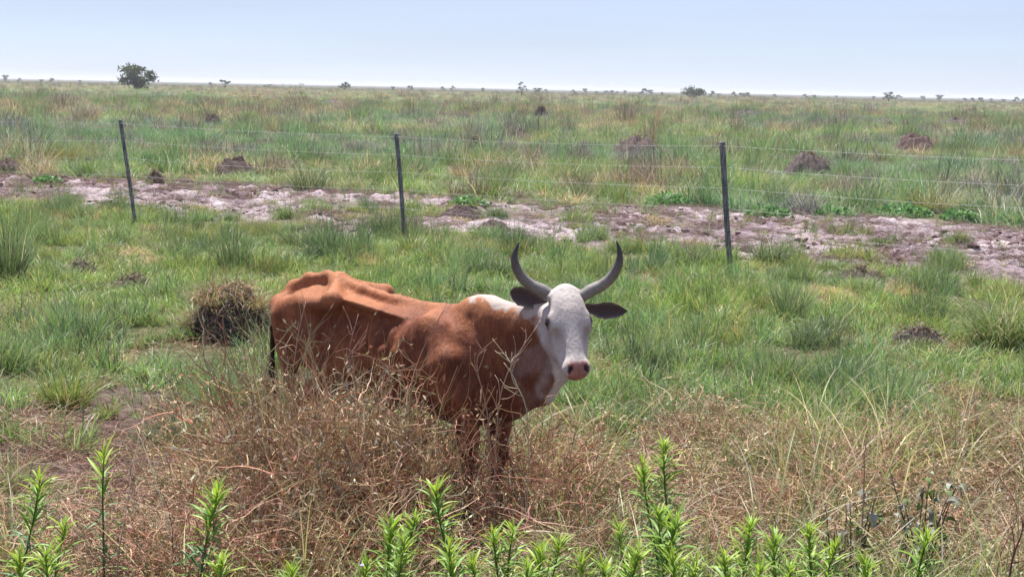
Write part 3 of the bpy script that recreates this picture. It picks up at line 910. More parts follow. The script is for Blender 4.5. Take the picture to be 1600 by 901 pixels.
def tufts_around(n, d0, d1, margin, kmin, kmax, rad, power=1.0):
    """tussock centres, and the tufts that make up each tussock"""
    cx, cy = fan(n, d0, d1, power, margin)
    k = RS.randint(kmin, kmax + 1, n); own = np.repeat(np.arange(n), k)
    size = RS.lognormal(-0.1, 0.38, n)
    r = rad * size[own] * np.sqrt(RS.rand(len(own))); a = RS.uniform(0, 6.28, len(own))
    return cx, cy, own, size, cx[own] + r * np.cos(a), cy[own] + r * np.sin(a), r / (rad * size[own])

def scatter_grass():
    # short green grass between the dry weeds and the fence
    ms = []
    for k in range(8):
        b = Bag(); b.add(*blades(np.random.RandomState(100 + k), 42, 0.08, 0.30, 0.0095, 0.12, (0.0, 0.7), (0.1, 1.6), 4,
                  [G1, G2, G3, G4, TAN, STRAW], [3, 4, 1.5, 2, 1.0, 0.6])); ms.append(b.mesh('tuft'))
    for k in range(4):                              # dry tufts
        b = Bag(); b.add(*blades(np.random.RandomState(130 + k), 36, 0.06, 0.24, 0.009, 0.13, (0.1, 1.1), (0.1, 1.6), 4,
                  [TAN, STRAW, RB3, G4, PALE], [3, 2, 2, 1.5, .6])); ms.append(b.mesh('tuft'))
    for k in range(4):                              # tall, blue green
        b = Bag(); b.add(*blades(np.random.RandomState(150 + k), 34, 0.22, 0.52, 0.010, 0.10, (0.0, 0.5), (0.1, 1.4), 5,
                  [G3, (0.12, 0.19, 0.09), (0.17, 0.22, 0.12), G1, STRAW], [3, 3, 2, 2, .5])); ms.append(b.mesh('tuft'))
    col = source_set('short_tuft', ms, M_GRASS)
    def ok(x, y): return np.clip(1 - mud_mask(x, y) * 1.3, 0, 1) * (1 - 0.94 * litter_mask(x, y)) * sstep(28.5, 25.5, across(x, y))
    # the turf
    x, y = fan(24000, 8.2, 30.0, 0.75)
    patch = fbm2(x * 0.8, y * 0.6, 3, 3); fine = fbm2(x * 2.3, y * 1.7, 3, 0)
    p = ok(x, y) * sstep(0.22, 0.45, patch) * (0.10 + 0.90 * sstep(0.34, 0.52, fine)) * sstep(23.5, 19.5, across(x, y) + 2 * (patch - .5))
    x, y, patch = keep(RS.rand(len(x)) < p, x, y, patch); n = len(x)
    q = fbm2(x * 0.45, y * 0.35, 3, 7); q2 = fbm2(x * 1.3 + 5, y * 0.9, 3, 2)
    tint = mixc((0.80, 1.0, 1.0), (1.00, 1.15, 0.76), sstep(0.38, 0.62, q)) * (0.55 + 0.8 * RS.rand(n))[:, None]
    dry = RS.rand(n) < 0.05 + 0.36 * sstep(0.54, 0.68, q2)
    idx = np.where(dry, RS.randint(8, 12, n), np.where(RS.rand(n) < .06, RS.randint(12, 16, n), RS.randint(0, 8, n)))
    hs = RS.uniform(0.5, 1.15, n) * (0.45 + 1.0 * fbm2(x * 1.1, y * 0.8, 3, 5)) * low_near(x, y)
    ws = RS.uniform(0.7, 1.15, n)
    scatter('green_grass', 'short bright green grass growing between the dry weeds and the fence', 'grass', col,
            place(x, y), RS.uniform(0, 6.28, n), jit(n), np.stack([ws, ws, hs], 1), tint, idx)
    # rougher clumps standing out of it, more of them towards the mud
    cx, cy, own, size, x, y, rr = tufts_around(820, 9.5, 31, 1.5, 6, 20, 0.26, 0.9)
    kind = RS.choice(3, 820, p=[.36, .30, .34]); ct = mixc((0.75, 0.85, 1.0), (1.2, 1.1, 0.85), RS.rand(820)) * (0.7 + .5 * RS.rand(820))[:, None]
    cp = ok(cx, cy) * (0.35 + 0.65 * sstep(15, 21, across(cx, cy)))
    mk = RS.rand(820) < np.maximum(cp, 0.09 * (mud_mask(cx, cy) > .3))
    m = mk[own]; x, y, own, rr = keep(m, x, y, own, rr); n = len(x)
    base = np.array([0, 8, 12])[kind[own]]; span = np.array([8, 4, 4])[kind[own]]
    idx = base + (RS.rand(n) * span).astype(int)
    h = size[own] * RS.uniform(.7, 1.2, n) * (1.15 - .5 * rr) * low_near(x, y)
    scatter('rough_grass', 'rough taller clumps of grass dotted through the turf and along the mud', 'grass', col,
            place(x, y), RS.uniform(0, 6.28, n), jit(n, .2), np.stack([np.full(n, .9), np.full(n, .9), h], 1), ct[own] * (0.85 + .3 * RS.rand(n))[:, None], idx)
    # sparse tufts on the mud
    x, y = fan(7000, 20, 42, 1.0)
    mm = mud_mask(x, y)
    p = sstep(0.10, 0.5, mm) * (0.10 + 0.9 * sstep(0.50, 0.64, fbm2(x * 1.1, y * 0.8, 3, 0)))
    x, y = keep(RS.rand(len(x)) < p, x, y); n = len(x)
    scatter('mud_tufts', 'small sparse green and dead tufts sprouting on the bare mud strip', 'grass', col,
            place(x, y), RS.uniform(0, 6.28, n), jit(n), RS.uniform(0.30, 0.75, n), mixc((0.75, 0.8, 0.95), (1.1, 0.9, 0.95), RS.rand(n)), RS.randint(0, 14, n))
    # the field beyond the mud
    rs = np.random.RandomState(300); ms = []
    for k in range(8):
        b = Bag(); c = [(0.100, 0.165, 0.070), (0.130, 0.190, 0.065), (0.165, 0.195, 0.07), TAN, STRAW]
        b.add(*blades(rs, 40, 0.22, 0.62, 0.012, 0.20, (0.0, 0.6), (0.2, 1.7), 5, c, [4, 4, 2, 0.9, 0.45])); ms.append(b.mesh('tall_tuft'))
    for k in range(5):
        b = Bag(); b.add(*blades(rs, 36, 0.20, 0.60, 0.013, 0.20, (0.0, 0.8), (0.2, 1.5), 5, [TAN, STRAW, RB3, (0.15, 0.15, 0.08), (0.19, 0.13, 0.11)], [3, 2, 2, 2, 2])); ms.append(b.mesh('tall_tuft'))
    for k in range(4):                              # dark dead shrubs and earth coloured stubs
        b = Bag(); b.add(*blades(rs, 46, 0.15, 0.55, 0.015, 0.22, (0.0, 0.9), (0.0, 0.9), 4, [(0.125, 0.090, 0.092), (0.19, 0.140, 0.138), (0.09, 0.075, 0.075), (0.27, 0.20, 0.19)], [3, 3, 2, 1.5])); ms.append(b.mesh('tall_tuft'))
    col = source_set('tall_tuft', ms, M_GRASS)
    def in_field(x, y): return sstep(27.5, 31.5, across(x, y) + (fbm2(x * 0.3, y * 0.2, 3, 0) - 0.5) * 3) * (1 - 0.85 * mud_mask(x, y))
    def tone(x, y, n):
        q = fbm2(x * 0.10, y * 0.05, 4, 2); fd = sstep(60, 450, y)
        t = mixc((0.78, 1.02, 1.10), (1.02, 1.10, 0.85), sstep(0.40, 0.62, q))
        return t * (1 - 0.26 * fd)[:, None] * np.array([1.0, 1.0, 1.14]) + np.array([0.36, 0.22, 0.28]) * fd[:, None]  # greyer and paler with distance: haze put into the tint
    def field(nm, label, n, d0, d1, sz, wide, margin):
        x, y = fan(n, d0, d1, 1.0, margin)
        p = in_field(x, y) * (0.25 + 0.75 * sstep(0.30, 0.5, fbm2(x * 0.5, y * 0.3, 4, 6)))
        x, y = keep(RS.rand(len(x)) < p, x, y); n = len(x)
        q1 = fbm2(x * 0.35, y * 0.22, 3, 5); q3 = fbm2(x * 0.55 + 9, y * 0.3, 3, 7); fd = sstep(60, 500, y)
        dry = RS.rand(n) < 0.05 + 0.30 * sstep(0.56, 0.72, q3) + 0.16 * fd
        idx = np.where(dry, RS.randint(8, 13, n), RS.randint(0, 8, n))
        hs = sz * RS.uniform(0.5, 1.1, n) * (0.35 + 0.9 * q1) * low_near(x, y); ws = sz * wide * RS.uniform(0.8, 1.3, n)
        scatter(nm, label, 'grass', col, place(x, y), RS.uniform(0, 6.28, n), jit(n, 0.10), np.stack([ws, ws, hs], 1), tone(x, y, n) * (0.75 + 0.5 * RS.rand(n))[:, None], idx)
    field('field_grass', 'tall blue green grass of the field just beyond the mud strip', 12000, 28, 75, 1.0, 1.0, 3.0)
    field('middle_field_grass', 'tall mixed green and tan grass covering the middle of the plain', 15000, 70, 190, 1.0, 1.7, 8.0)
    field('far_field_grass', 'hazy olive grass of the far plain reaching towards the horizon', 18000, 180, 700, 1.1, 4.2, 30.0)
    def clumps(nm, label, n, d0, d1, margin, k0, k1, rad, sz, pk):
        cx, cy, own, size, x, y, rr = tufts_around(n, d0, d1, margin, k0, k1, rad)
        kind = RS.choice(3, n, p=pk); ct = mixc((0.72, 0.95, 1.15), (1.10, 1.10, 0.85), RS.rand(n)) * (0.65 + .6 * RS.rand(n))[:, None]
        ct = np.where((kind == 0)[:, None], ct, np.array([1.05, 0.98, 1.05]) * (0.6 + .75 * RS.rand(n))[:, None])
        mk = RS.rand(n) < in_field(cx, cy); m = mk[own]
        x, y, own, rr = keep(m, x, y, own, rr); n2 = len(x)
        base = np.array([0, 8, 13])[kind[own]]; span = np.array([8, 5, 4])[kind[own]]
        idx = base + (RS.rand(n2) * span).astype(int)
        h = sz * size[own] * RS.uniform(.75, 1.2, n2) * (1.2 - .55 * rr) * low_near(x, y); w = sz * (0.55 + .4 * size[own])
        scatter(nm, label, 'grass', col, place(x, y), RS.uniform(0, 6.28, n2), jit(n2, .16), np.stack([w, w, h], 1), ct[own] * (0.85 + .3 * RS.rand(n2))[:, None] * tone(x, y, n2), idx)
    clumps('field_clumps', 'uneven clumps of green and dead grass in the near field', 1700, 29, 80, 3.0, 4, 9, .42, 1.15, [.50, .20, .30])
    clumps('middle_field_clumps', 'uneven clumps and dead stubble across the middle plain', 4200, 70, 210, 8.0, 3, 6, .70, 1.60, [.36, .30, .34])
    clumps('far_field_clumps', 'specks of dead shrubs and clumps on the far plain', 6000, 190, 900, 30.0, 2, 4, 1.6, 2.2, [.30, .34, .36])

def scatter_weeds():
    rs = np.random.RandomState(500); ms = []
    reds = ([RB1, RB2, RB3, TAN], [3, 3, 2, 1]); tans = ([RB3, TAN, STRAW, GREYG], [2, 3, 1.5, 2]); greys = ([GREYG, TAN, (0.30, 0.28, 0.20), RB2], [3, 2, 2, 1])
    pc = [RB2, TAN, STRAW, GREYG]
    for k in range(6): ms.append(dry_weed(rs, 0.80, 8, *reds, podcols=pc))
    for k in range(5): ms.append(dry_weed(rs, 0.72, 8, *tans, podcols=[TAN, STRAW, PALE, GREYG]))
    for k in range(3): ms.append(dry_weed(rs, 0.85, 6, *greys, podcols=[GREYG, (0.33, 0.34, 0.25), STRAW], twig=0.8))
    col = source_set('dry_weed', ms, M_DRY)
    # in front of and around the cow
    x, y = fan(2400, 6.3, 10.8, 0.4, 2.8)
    q = fbm2(x * 0.9, y * 0.9, 3, 4)
    xc = x / y * FPX + 800                                  # bearing
    lim = 9.0 + 0.45 * np.sin(x * 2.1) + 1.5 * sstep(950, 1100, xc)
    lim = lim - 1.1 * sstep(330, 250, xc)
    gap = (1 - 0.80 * np.exp(-((xc - 955) / 95) ** 2)) * (1 - .97 * np.exp(-((xc - 735) / 34) ** 2) * sstep(9.2, 9.0, y)) * (1 - .35 * sstep(900, 1000, xc))          # thinner right under the cow's muzzle
    front = 7.0 + (fbm2(x * 1.3, y * 0, 2, 1) - .5) * 0.9
    p = sstep(lim + 0.6, lim - 0.6, y) * sstep(0.24, 0.44, q) * gap * sstep(front - .15, front + .25, y)
    x, y = keep(RS.rand(len(x)) < p, x, y); n = len(x); xc = x / y * FPX + 800
    h = RS.uniform(0.50, 1.05, n) * (1 - 0.36 * sstep(960, 1080, xc)) * (1 - 0.35 * sstep(320, 220, xc))
    # the tallest, reddest stand hides the cow's belly and hind legs
    bx, by = fan(620, 7.7, 8.9, 0.5, 0.0); bc = bx / by * FPX + 800
    tall = sstep(395, 450, bc) * sstep(850, 790, bc) * (1 - 0.99 * np.exp(-((bc - 735) / 40) ** 2))
    bx, by = keep(RS.rand(620) * 0.95 < tall * sstep(0.2, 0.4, fbm2(bx * 2, by * 2, 2, 6)), bx, by); bc = bx / by * FPX + 800
    bh = RS.uniform(0.95, 1.52, len(bx)) * (1 + .10 * sstep(560, 450, bc)) * (1 - .16 * sstep(650, 760, bc))
    x = np.concatenate([x, bx]); y = np.concatenate([y, by]); h = np.concatenate([h, bh]); xc = x / y * FPX + 800; n = len(x)
    bare = (xc > 55) & (xc < 265) & (y > 7.7); h = np.where(bare, h * 0.35, h); h = np.where((np.abs(xc - 735) < 42) & (y < 9.2), h * .55, h)
    # not through the cow
    lo = np.array([tuple(COW_I @ Vector((a, b, 0))) for a, b in zip(x, y)])
    m = ~((np.abs(lo[:, 1]) < 0.24) & (lo[:, 0] > -1.75) & (lo[:, 0] < 0.5)); x, y, h, xc = keep(m, x, y, h, xc); n = len(x)
    w = RS.uniform(0.8, 1.15, n)
    rsel = RS.rand(n); patch = fbm2(x * 1.2 + 4, y * 1.2, 3, 7)
    red = 0.32 + 0.55 * sstep(0.42, 0.58, patch) - 0.30 * sstep(950, 1100, xc)
    idx = np.where(rsel < red, RS.randint(0, 6, n), np.where(rsel < red + (1 - red) * .7, RS.randint(6, 11, n), RS.randint(11, 14, n)))
    tint = (0.55 + 0.8 * RS.rand(n))[:, None] * mixc((1.14, 1.02, 1.10), (1.06, 1.10, 1.04), RS.rand(n))
    scatter('dry_weeds', 'tangle of reddish brown dry weeds standing in front of the cow', 'weeds', col,
            place(x, y), RS.uniform(0, 6.28, n), jit(n, 0.20), np.stack([w, w, h], 1), tint, idx)
    # litter of fallen stems
    sm = [straw(rs, 90, 0.28, 0.30, [RB2, TAN, STRAW, PALE, RB1], [2, 3, 2, 1, 2]) for k in range(5)] + \
         [straw(rs, 90, 0.24, 0.30, [(0.16, 0.10, 0.09), RB3, (0.24, 0.17, 0.15), PALE], [3, 2, 3, 0.6]) for k in range(4)]
    col = source_set('straw_mat', sm, M_DRY)
    x, y = fan(4400, 6.0, 15.0, 0.5, 2.8)
    l = litter_mask(x, y)
    x, y = keep(RS.rand(len(x)) < (0.06 + 0.60 * l) * sstep(6.9, 8.6, y) * (1 - .85 * sstep(9.6, 10.2, y) * (np.abs(x / y * FPX + 650) < 110)), x, y); n = len(x)
    scatter('straw_litter', 'flattened straw and fallen stems lying under the dry weeds', 'litter', col,
            place(x, y), RS.uniform(0, 6.28, n), jit(n, 0.05), RS.uniform(0.7, 1.3, n), (0.75 + 0.5 * RS.rand(n))[:, None] * np.ones((n, 3)), RS.randint(0, 9, n))
    x, y = fan(5000, 21, 41, 1.0)
    m = mud_mask(x, y)
    x, y = keep(RS.rand(len(x)) < sstep(0.2, 0.7, m) * 1.3 * sstep(0.35, 0.55, fbm2(x, y, 3, 3)), x, y); n = len(x)
    scatter('mud_roots', 'dead roots and runners matted over the trampled mud strip', 'litter', col,
            place(x, y), RS.uniform(0, 6.28, n), jit(n, 0.05), RS.uniform(0.6, 1.1, n), np.array([0.76, 0.76, 0.94]) * (0.7 + 0.6 * RS.rand(n))[:, None], RS.randint(5, 9, n))
    # green undergrowth among the dry stems at the front
    gm = []
    for k in range(8):
        b = Bag(); b.add(*blades(rs, 34, 0.15, 0.50, 0.008, 0.12, (0.0, 0.7), (0.2, 1.6), 5, [G1, G2, G3, G4, STRAW, GREYG], [3, 3, 2, 2, 1, 1.5])); gm.append(b.mesh('under'))
    for k in range(4):
        b = Bag(); b.add(*blades(rs, 16, 0.45, 0.95, 0.009, 0.08, (0.0, 0.6), (0.3, 1.9), 7, [G2, G4, STRAW, GREYG, PALE], [3, 2, 1.5, 2, 1])); gm.append(b.mesh('under'))
    col = source_set('undergrowth', gm, M_GRASS)
    x, y = fan(3500, 5.6, 10.6, 0.4, 2.8)
    q = fbm2(x * 1.1 + 3, y * 1.1, 3, 6); xc = x / y * FPX + 800
    p = (0.22 + 0.45 * sstep(7.4, 6.6, y) + 0.45 * sstep(860, 960, xc) + .5 * np.exp(-((xc - 960) / 130) ** 2)) * sstep(0.35, 0.55, q)
    p = p * (1 - .9 * (np.abs(xc - 735) < 34) * (y < 9.2))
    p = p * np.where((xc > 50) & (xc < 275) & (y > 7.6), .12, 1)
    x, y = keep(RS.rand(len(x)) < p, x, y); n = len(x)
    scatter('undergrowth', 'loose green grass growing up through the dry weeds', 'grass', col,
            place(x, y), RS.uniform(0, 6.28, n), jit(n, 0.15), RS.uniform(0.6, 1.2, n), (0.75 + 0.4 * RS.rand(n))[:, None] * np.ones((n, 3)), np.where(RS.rand(n) < .22, RS.randint(8, 12, n), RS.randint(0, 8, n)))
    # clods of turned soil on the mud
    cm = []
    for k in range(7):
        bm = bmesh.new(); bmesh.ops.create_icosphere(bm, subdivisions=2, radius=0.10)
        r2 = np.random.RandomState(900 + k); off = r2.rand(3) * 50
        for v in bm.verts:
            c = v.co.normalized()
            f = 0.55 + 0.9 * float(fbm2(c.x * 1.6 + off[0] + c.z * 1.1, c.y * 1.6 + off[1] - c.z, 3, k % 8))
            v.co = Vector((v.co.x * f * 1.3, v.co.y * f, v.co.z * f * 0.42))
        me = bpy.data.meshes.new('clod'); bm.to_mesh(me); bm.free()
        vcol(me, 'leaf', np.tile([0.125, 0.093, 0.096], (len(me.vertices), 1)))
        cm.append(me)
    col = source_set('clod', cm, M_SOIL)
    x, y = fan(15000, 20.5, 42, 1.0)
    m = mud_mask(x, y)
    x, y = keep(RS.rand(len(x)) < sstep(0.25, 0.8, m) * sstep(0.40, 0.62, fbm2(x * 0.9, y * 0.6, 4, 1)), x, y); n = len(x)
    scatter('soil_clods', 'clods of trampled purplish mud strewn along the fence', 'soil', col,
            place(x, y, 0.01), RS.uniform(0, 6.28, n), jit(n, 0.3), RS.uniform(0.15, 0.85, n) ** 1.7, (0.7 + 0.8 * RS.rand(n))[:, None] * np.array([1.0, 0.95, 0.97]), RS.randint(0, 7, n))

def soil_material(name, instancer):
    g = Mat(name)
    c = g.n('ShaderNodeVertexColor', layer_name='leaf').outputs[0]
    if instancer: c = g.mix(1.0, c, g.n('ShaderNodeAttribute', attribute_type='INSTANCER', attribute_name='tint').outputs['Color'], 'MULTIPLY')
    tc = g.n('ShaderNodeTexCoord').outputs['Object']; n1 = g.noise(tc, 28, 5, 0.7)
    c = g.mix(0.7, c, g.ramp(n1, [(0.3, (0.45, 0.45, 0.45)), (0.7, (1.5, 1.45, 1.4))]), 'MULTIPLY')
    bp = g.n('ShaderNodeBump', {'Height': n1, 'Strength': 0.9, 'Distance': 0.03})
    return g.surf(g.n('ShaderNodeBsdfPrincipled', {'Base Color': c, 'Roughness': 0.95, 'Normal': bp, 'Specular IOR Level': 0.15}))
M_SOIL = soil_material('turned_soil', True)
M_MOUND = soil_material('mound_soil', False)

# ------------------------------------------------------------------ fence
def build_fence():
    wood = Mat('post_wood')
    tc = wood.n('ShaderNodeTexCoord').outputs['Object']
    st = wood.n('ShaderNodeMapping', {'Vector': tc, 'Scale': (1.0, 1.0, 0.08)}).outputs[0]
    n1 = wood.noise(st, 70, 4, 0.65); n2 = wood.noise(tc, 3.5, 3, 0.6)
    c = wood.ramp(n1, [(0.35, (0.05, 0.05, 0.058)), (0.5, (0.135, 0.135, 0.15)), (0.65, (0.26, 0.26, 0.285))])
    c = wood.mix(0.6, c, wood.ramp(n2, [(0.35, (0.6, 0.55, 0.55)), (0.7, (1.5, 1.5, 1.5))]), 'MULTIPLY')
    bp = wood.n('ShaderNodeBump', {'Height': n1, 'Strength': 0.7, 'Distance': 0.01})
    wood.surf(wood.n('ShaderNodeBsdfPrincipled', {'Base Color': c, 'Roughness': 0.75, 'Normal': bp}))
    wire = Mat('galvanised_wire')
    wire.surf(wire.n('ShaderNodeBsdfPrincipled', {'Base Color': (0.30, 0.30, 0.32, 1), 'Roughness': 0.55, 'Metallic': 0.5}))
    b1 = ground_at(213, 353); b2 = ground_at(634, 377); b3 = ground_at(1143, 422)
    b0 = b1 + (b1 - b2) * 0.98; b4 = b3 + (b3 - b2) * 0.98
    bases = [b0, b1, b2, b3, b4]
    tops = []
    for b, px in zip(bases, [None, (188.5, 187), (619, 208), (1127.5, 221), None]):
        if px: t = at_depth(px[0], px[1], b.y + 0.03)
        else: t = b + Vector((-0.19, 0.0, 1.74))
        tops.append(t)
    root = empty('wire_fence', b2)
    tag(root, 'wire fence of leaning dark posts with five thin strands across the grassland', 'fence')
    rs = np.random.RandomState(3)
    for b, t in zip(bases, tops):
        b = b.copy(); b.z = float(ground_z(b.x, b.y)) - 0.12
        ax = (t - b)
        pts = [b + ax * f + Vector((math.sin(f * 5 + b.x) * 0.006, 0, 0)) for f in (0, .15, .3, .45, .6, .75, .9, .985, 1.0)]
        rad = [0.034, 0.035, 0.035, 0.036, 0.037, 0.037, 0.038, 0.038, 0.034]
        k = rs.uniform(0.86, 1.08); rad = [r * k * rs.uniform(0.96, 1.04) for r in rad]
        V, F, T = tube([p - root.location for p in pts], rad, 12)
        po = obj('post', mesh_from('post', V, [F, T]), wood.m, root)
        for f in (0.035, 0.20, 0.36, 0.52, 0.69):               # wire ties round the post
            c = t.lerp(Vector((b.x, b.y, 0)), f) - root.location
            ring = [c + Vector((math.cos(a) * .041, math.sin(a) * .041 - .004, 0.012 * math.sin(a * .5))) for a in np.linspace(0, 2 * math.pi, 13)]
            V, F, T = tube(ring, [.0022] * 13, 5); obj('wire_tie', mesh_from('wire_tie', V, [F, T]), wire.m, po)
    for f in (0.035, 0.20, 0.36, 0.52, 0.69):
        pts = []
        for i in range(4):
            pa = tops[i].lerp(bases[i], f); pb = tops[i + 1].lerp(bases[i + 1], f)
            off = Vector((0, -0.045, 0)); sag = rs.uniform(0.02, 0.05)
            for k in range(9 if i == 3 else 8):
                u = k / 8
                p = pa.lerp(pb, u) + off - Vector((0, 0, sag * 4 * u * (1 - u)))
                pts.append(p - root.location)
        V, F, T = tube(pts, [0.0018] * len(pts), 5)
        obj('wire', mesh_from('wire', V, [F, T]), wire.m, root)
build_fence()

# ------------------------------------------------------------------ mounds of earth and tussocks
def ground_under(px, py):
    p = ground_at(px, py); p.z = float(ground_z(p.x, p.y)); return p
def metre(p): return FPX / p.y            # photograph pixels per metre at that point

def mound(px, py, wpx, hpx, label, seed, soil=(0.115, 0.078, 0.070), grass=None, gn=120, name='earth_mound', cat='mound', gl=0.20, lump=1.0, sw=0.011, droop=0.16):
    soil = np.array(soil) * np.array([1.02, 1.14, 1.16])
    p = ground_under(px, py); s = metre(p); w = wpx / s; h = hpx / s
    rs = np.random.RandomState(seed)
    p.y += w * 0.25; CLEAR.append((p.x, p.y, w))
    root = empty(name, p, rs.uniform(0, 6.28)); tag(root, label, cat)
    n, m = 46, 15
    V = []; o = rs.rand(2) * 90
    for j in range(m):
        r = j / (m - 1)
        for i in range(n):
            a = i / n * 2 * math.pi; x, y = math.cos(a), math.sin(a)
            rr = r * (0.82 + 0.40 * float(fbm2(x * 1.3 + o[0], y * 1.3 + o[1], 3, 1))) * w * 0.5
            X, Y = x * rr, y * rr
            z = h * 0.85 * (1 - r ** 2) ** 0.75
            z += lump * h * 0.38 * (float(fbm2(X * 5 / w + o[1], Y * 5 / w + o[0], 4, 2)) - 0.5) * (1 - r ** 4)
            z += lump * h * 0.42 * (float(noise2(X * 17 / w + o[1], Y * 17 / w, 4)) - 0.5) * (1 - r ** 4)
            V.append((X, Y, z - 0.05 * r ** 3))
    F = [(j * n + i, j * n + (i + 1) % n, (j + 1) * n + (i + 1) % n, (j + 1) * n + i) for j in range(m - 1) for i in range(n)]
    F = np.array(F)[:, ::-1]
    me = mesh_from('earth', V, F)
    va = np.array(V); c = 0.72 * np.array(soil) * (0.5 + 1.0 * fbm2(va[:, 0] * 7 / w + 3, va[:, 1] * 7 / w, 4, 5))[:, None]
    vcol(me, 'leaf', c)
    obj('earth', me, M_MOUND, root)
    cols, probs = grass or ([(0.16, 0.115, 0.105), (0.22, 0.165, 0.15), (0.30, 0.225, 0.19), (0.11, 0.085, 0.08), (0.17, 0.18, 0.08)], [2, 3, 3, 2, 1.2])
    gn = int(gn * 3.0); k = rs.randint(0, len(V), gn)
    st = va[k] + rs.normal(0, 0.01, (gn, 3)); st[:, 2] = np.maximum(st[:, 2], 0)
    d = np.stack([va[k, 0] / w * 1.6, va[k, 1] / w * 1.6, np.full(gn, 0.55)], 1) + rs.normal(0, 0.45, (gn, 3))
    b = Bag(); Vv, Ff, P, D = strands(rs, st, d, gl * rs.uniform(0.3, 1.1, gn), sw, 0.30, 5, droop)
    b.add(Vv, Ff, pick(rs, gn, cols, probs, 0.25))
    obj('dead_grass', b.mesh('dead_grass'), M_DRYPLANT, root)['kind'] = 'stuff'
    return root

def tussock(px, py, wpx, hpx, label, seed, cols, probs, n=170, curl=(0.3, 1.5), lean=(0.0, 0.6), width=0.010, name='grass_tussock', cat='tussock', mat=None, lift=0.0):
    p = ground_under(px, py); p.z += lift; s = metre(p); w = wpx / s; h = hpx / s
    rs = np.random.RandomState(seed); p.y += w * 0.15; CLEAR.append((p.x, p.y, w * .8))
    b = Bag(); b.add(*blades(rs, int(n * 1.3), h * 0.45, h * 1.40, width, w * 0.30, (lean[0], lean[1] + .2), curl, 6, cols, probs, 0.7))
    o = obj(name, b.mesh(name), mat or M_PLANT, None, p)
    tag(o, label, cat); return o

BLUEG = ([(0.085, 0.145, 0.065), (0.12, 0.17, 0.085), (0.16, 0.20, 0.11), PALE], [3, 3, 2, 0.5])
MIDG = ([G1, G2, G4, TAN], [3, 3, 2, 0.8])
BROWNT = ([TAN, RB3, STRAW, (0.14, 0.13, 0.06)], [3, 2, 1.5, 2])
GREYT = ([(0.20, 0.17, 0.15), RB3, TAN, (0.13, 0.12, 0.10)], [3, 2, 1, 2])

mound(363, 276, 78, 30, 'dark brown earth mound on the grass edge between the first two posts', 1, gn=90)
mound(1268, 276, 80, 36, 'purplish grey earth mound in tall grass right of the third post', 2, (0.145, 0.108, 0.110), gn=260, gl=0.28)
mound(995, 246, 74, 32, 'low pale mound topped with dead grass stalks in mid field', 3, (0.165, 0.12, 0.115), gn=240, gl=0.30)
mound(1432, 240, 70, 30, 'reddish mound with a dead brown tuft in the right field', 4, (0.165, 0.105, 0.105), gn=220, gl=0.30)
mound(240, 288, 34, 22, 'small dark mound just right of the first fence post', 5, gn=60)
mound(662, 280, 32, 17, 'small dark mound right of the middle post in green grass', 6, gn=50)
mound(413, 232, 44, 15, 'flat purplish mound under tall dead stalks behind the fence', 7, (0.13, 0.09, 0.092), gn=120)
mound(330, 197, 36, 18, 'spiky dark mound farthest back on the left field', 8, (0.12, 0.085, 0.09), gn=160, gl=0.5)
mound(742, 240, 36, 24, 'brown mound beside pale grass in the centre of the field', 9, (0.13, 0.09, 0.085), gn=140, gl=0.35)
mound(10, 272, 44, 22, 'brown mound cut by the left edge of the picture', 10, (0.16, 0.11, 0.11), gn=140)
mound(1442, 537, 96, 24, 'dark earth mound in the green grass right of the cow', 11, (0.075, 0.055, 0.058), gn=120, gl=0.16, droop=.3)
mound(122, 428, 62, 20, 'low dark mound half sunk in grass at the left', 12, (0.11, 0.08, 0.075), gn=110, gl=0.16)
mound(205, 455, 74, 22, 'low brown mound lying left of the big thatched tussock', 13, (0.13, 0.09, 0.085), gn=150, gl=0.16)
mound(720, 345, 74, 18, 'churned dark heap of mud right of the middle post', 14, (0.10, 0.065, 0.066), gn=50, gl=0.12)
mound(770, 366, 60, 14, 'flat dark clump of mud nearest the cow', 15, (0.115, 0.075, 0.075), gn=40, gl=0.12)
mound(1085, 418, 40, 18, 'small dark mound at the foot of the third post', 16, (0.085, 0.06, 0.06), gn=90, gl=0.16)
mound(1350, 440, 90, 20, 'low brown mound behind the grass at right of the third post', 17, (0.12, 0.085, 0.08), gn=130, gl=0.16)
mound(1500, 200, 50, 16, 'pale brown mound far back at the right', 18, (0.15, 0.115, 0.11), gn=140, gl=0.4)
mound(1170, 183, 44, 12, 'distant low grey mound behind the third post', 19, (0.15, 0.12, 0.115), gn=110, gl=0.5)
mound(520, 165, 36, 10, 'most distant grey mound left of centre', 20, (0.20, 0.16, 0.15), gn=110, gl=0.6)
mound(846, 187, 30, 20, 'dark pointed mound in the far centre of the field', 21, (0.085, 0.070, 0.080), gn=220, gl=0.6)
# the big thatched tussock left of the cow
mound(356, 532, 150, 86, 'big rough tussock of dead thatch over dark earth left of the cow', 30, (0.085, 0.062, 0.060),
      ([TAN, RB3, (0.24, 0.17, 0.14), (0.20, 0.21, 0.08), (0.15, 0.11, 0.10)], [3, 2.5, 1.5, 2, 1.5]), gn=620, name='thatched_tussock', cat='tussock', gl=0.26, lump=1.1, sw=0.008, droop=0.26)
tussock(335, 532, 120, 44, 'short green and tan grass growing on top of the thatched tussock', 31, [TAN, G2, (0.24, 0.17, 0.14), RB3, STRAW], [3, 2, 2, 2, 1], n=300, curl=(.9, 2.6), width=.008, lift=.34)
tussock(392, 532, 100, 36, 'tan grass leaning off the thatched tussock beside the cow rump', 32, [TAN, STRAW, G4, RB3], [3, 2, 2, 1], n=200, curl=(.9, 2.6), width=.008, lift=.34)
tussock(305, 528, 60, 66, 'rough dry grass at the left foot of the thatched tussock', 33, [TAN, G2, (0.24, 0.17, 0.14), GREYG], [2, 2, 2, 2], n=220, curl=(.6, 2.0), width=.008)
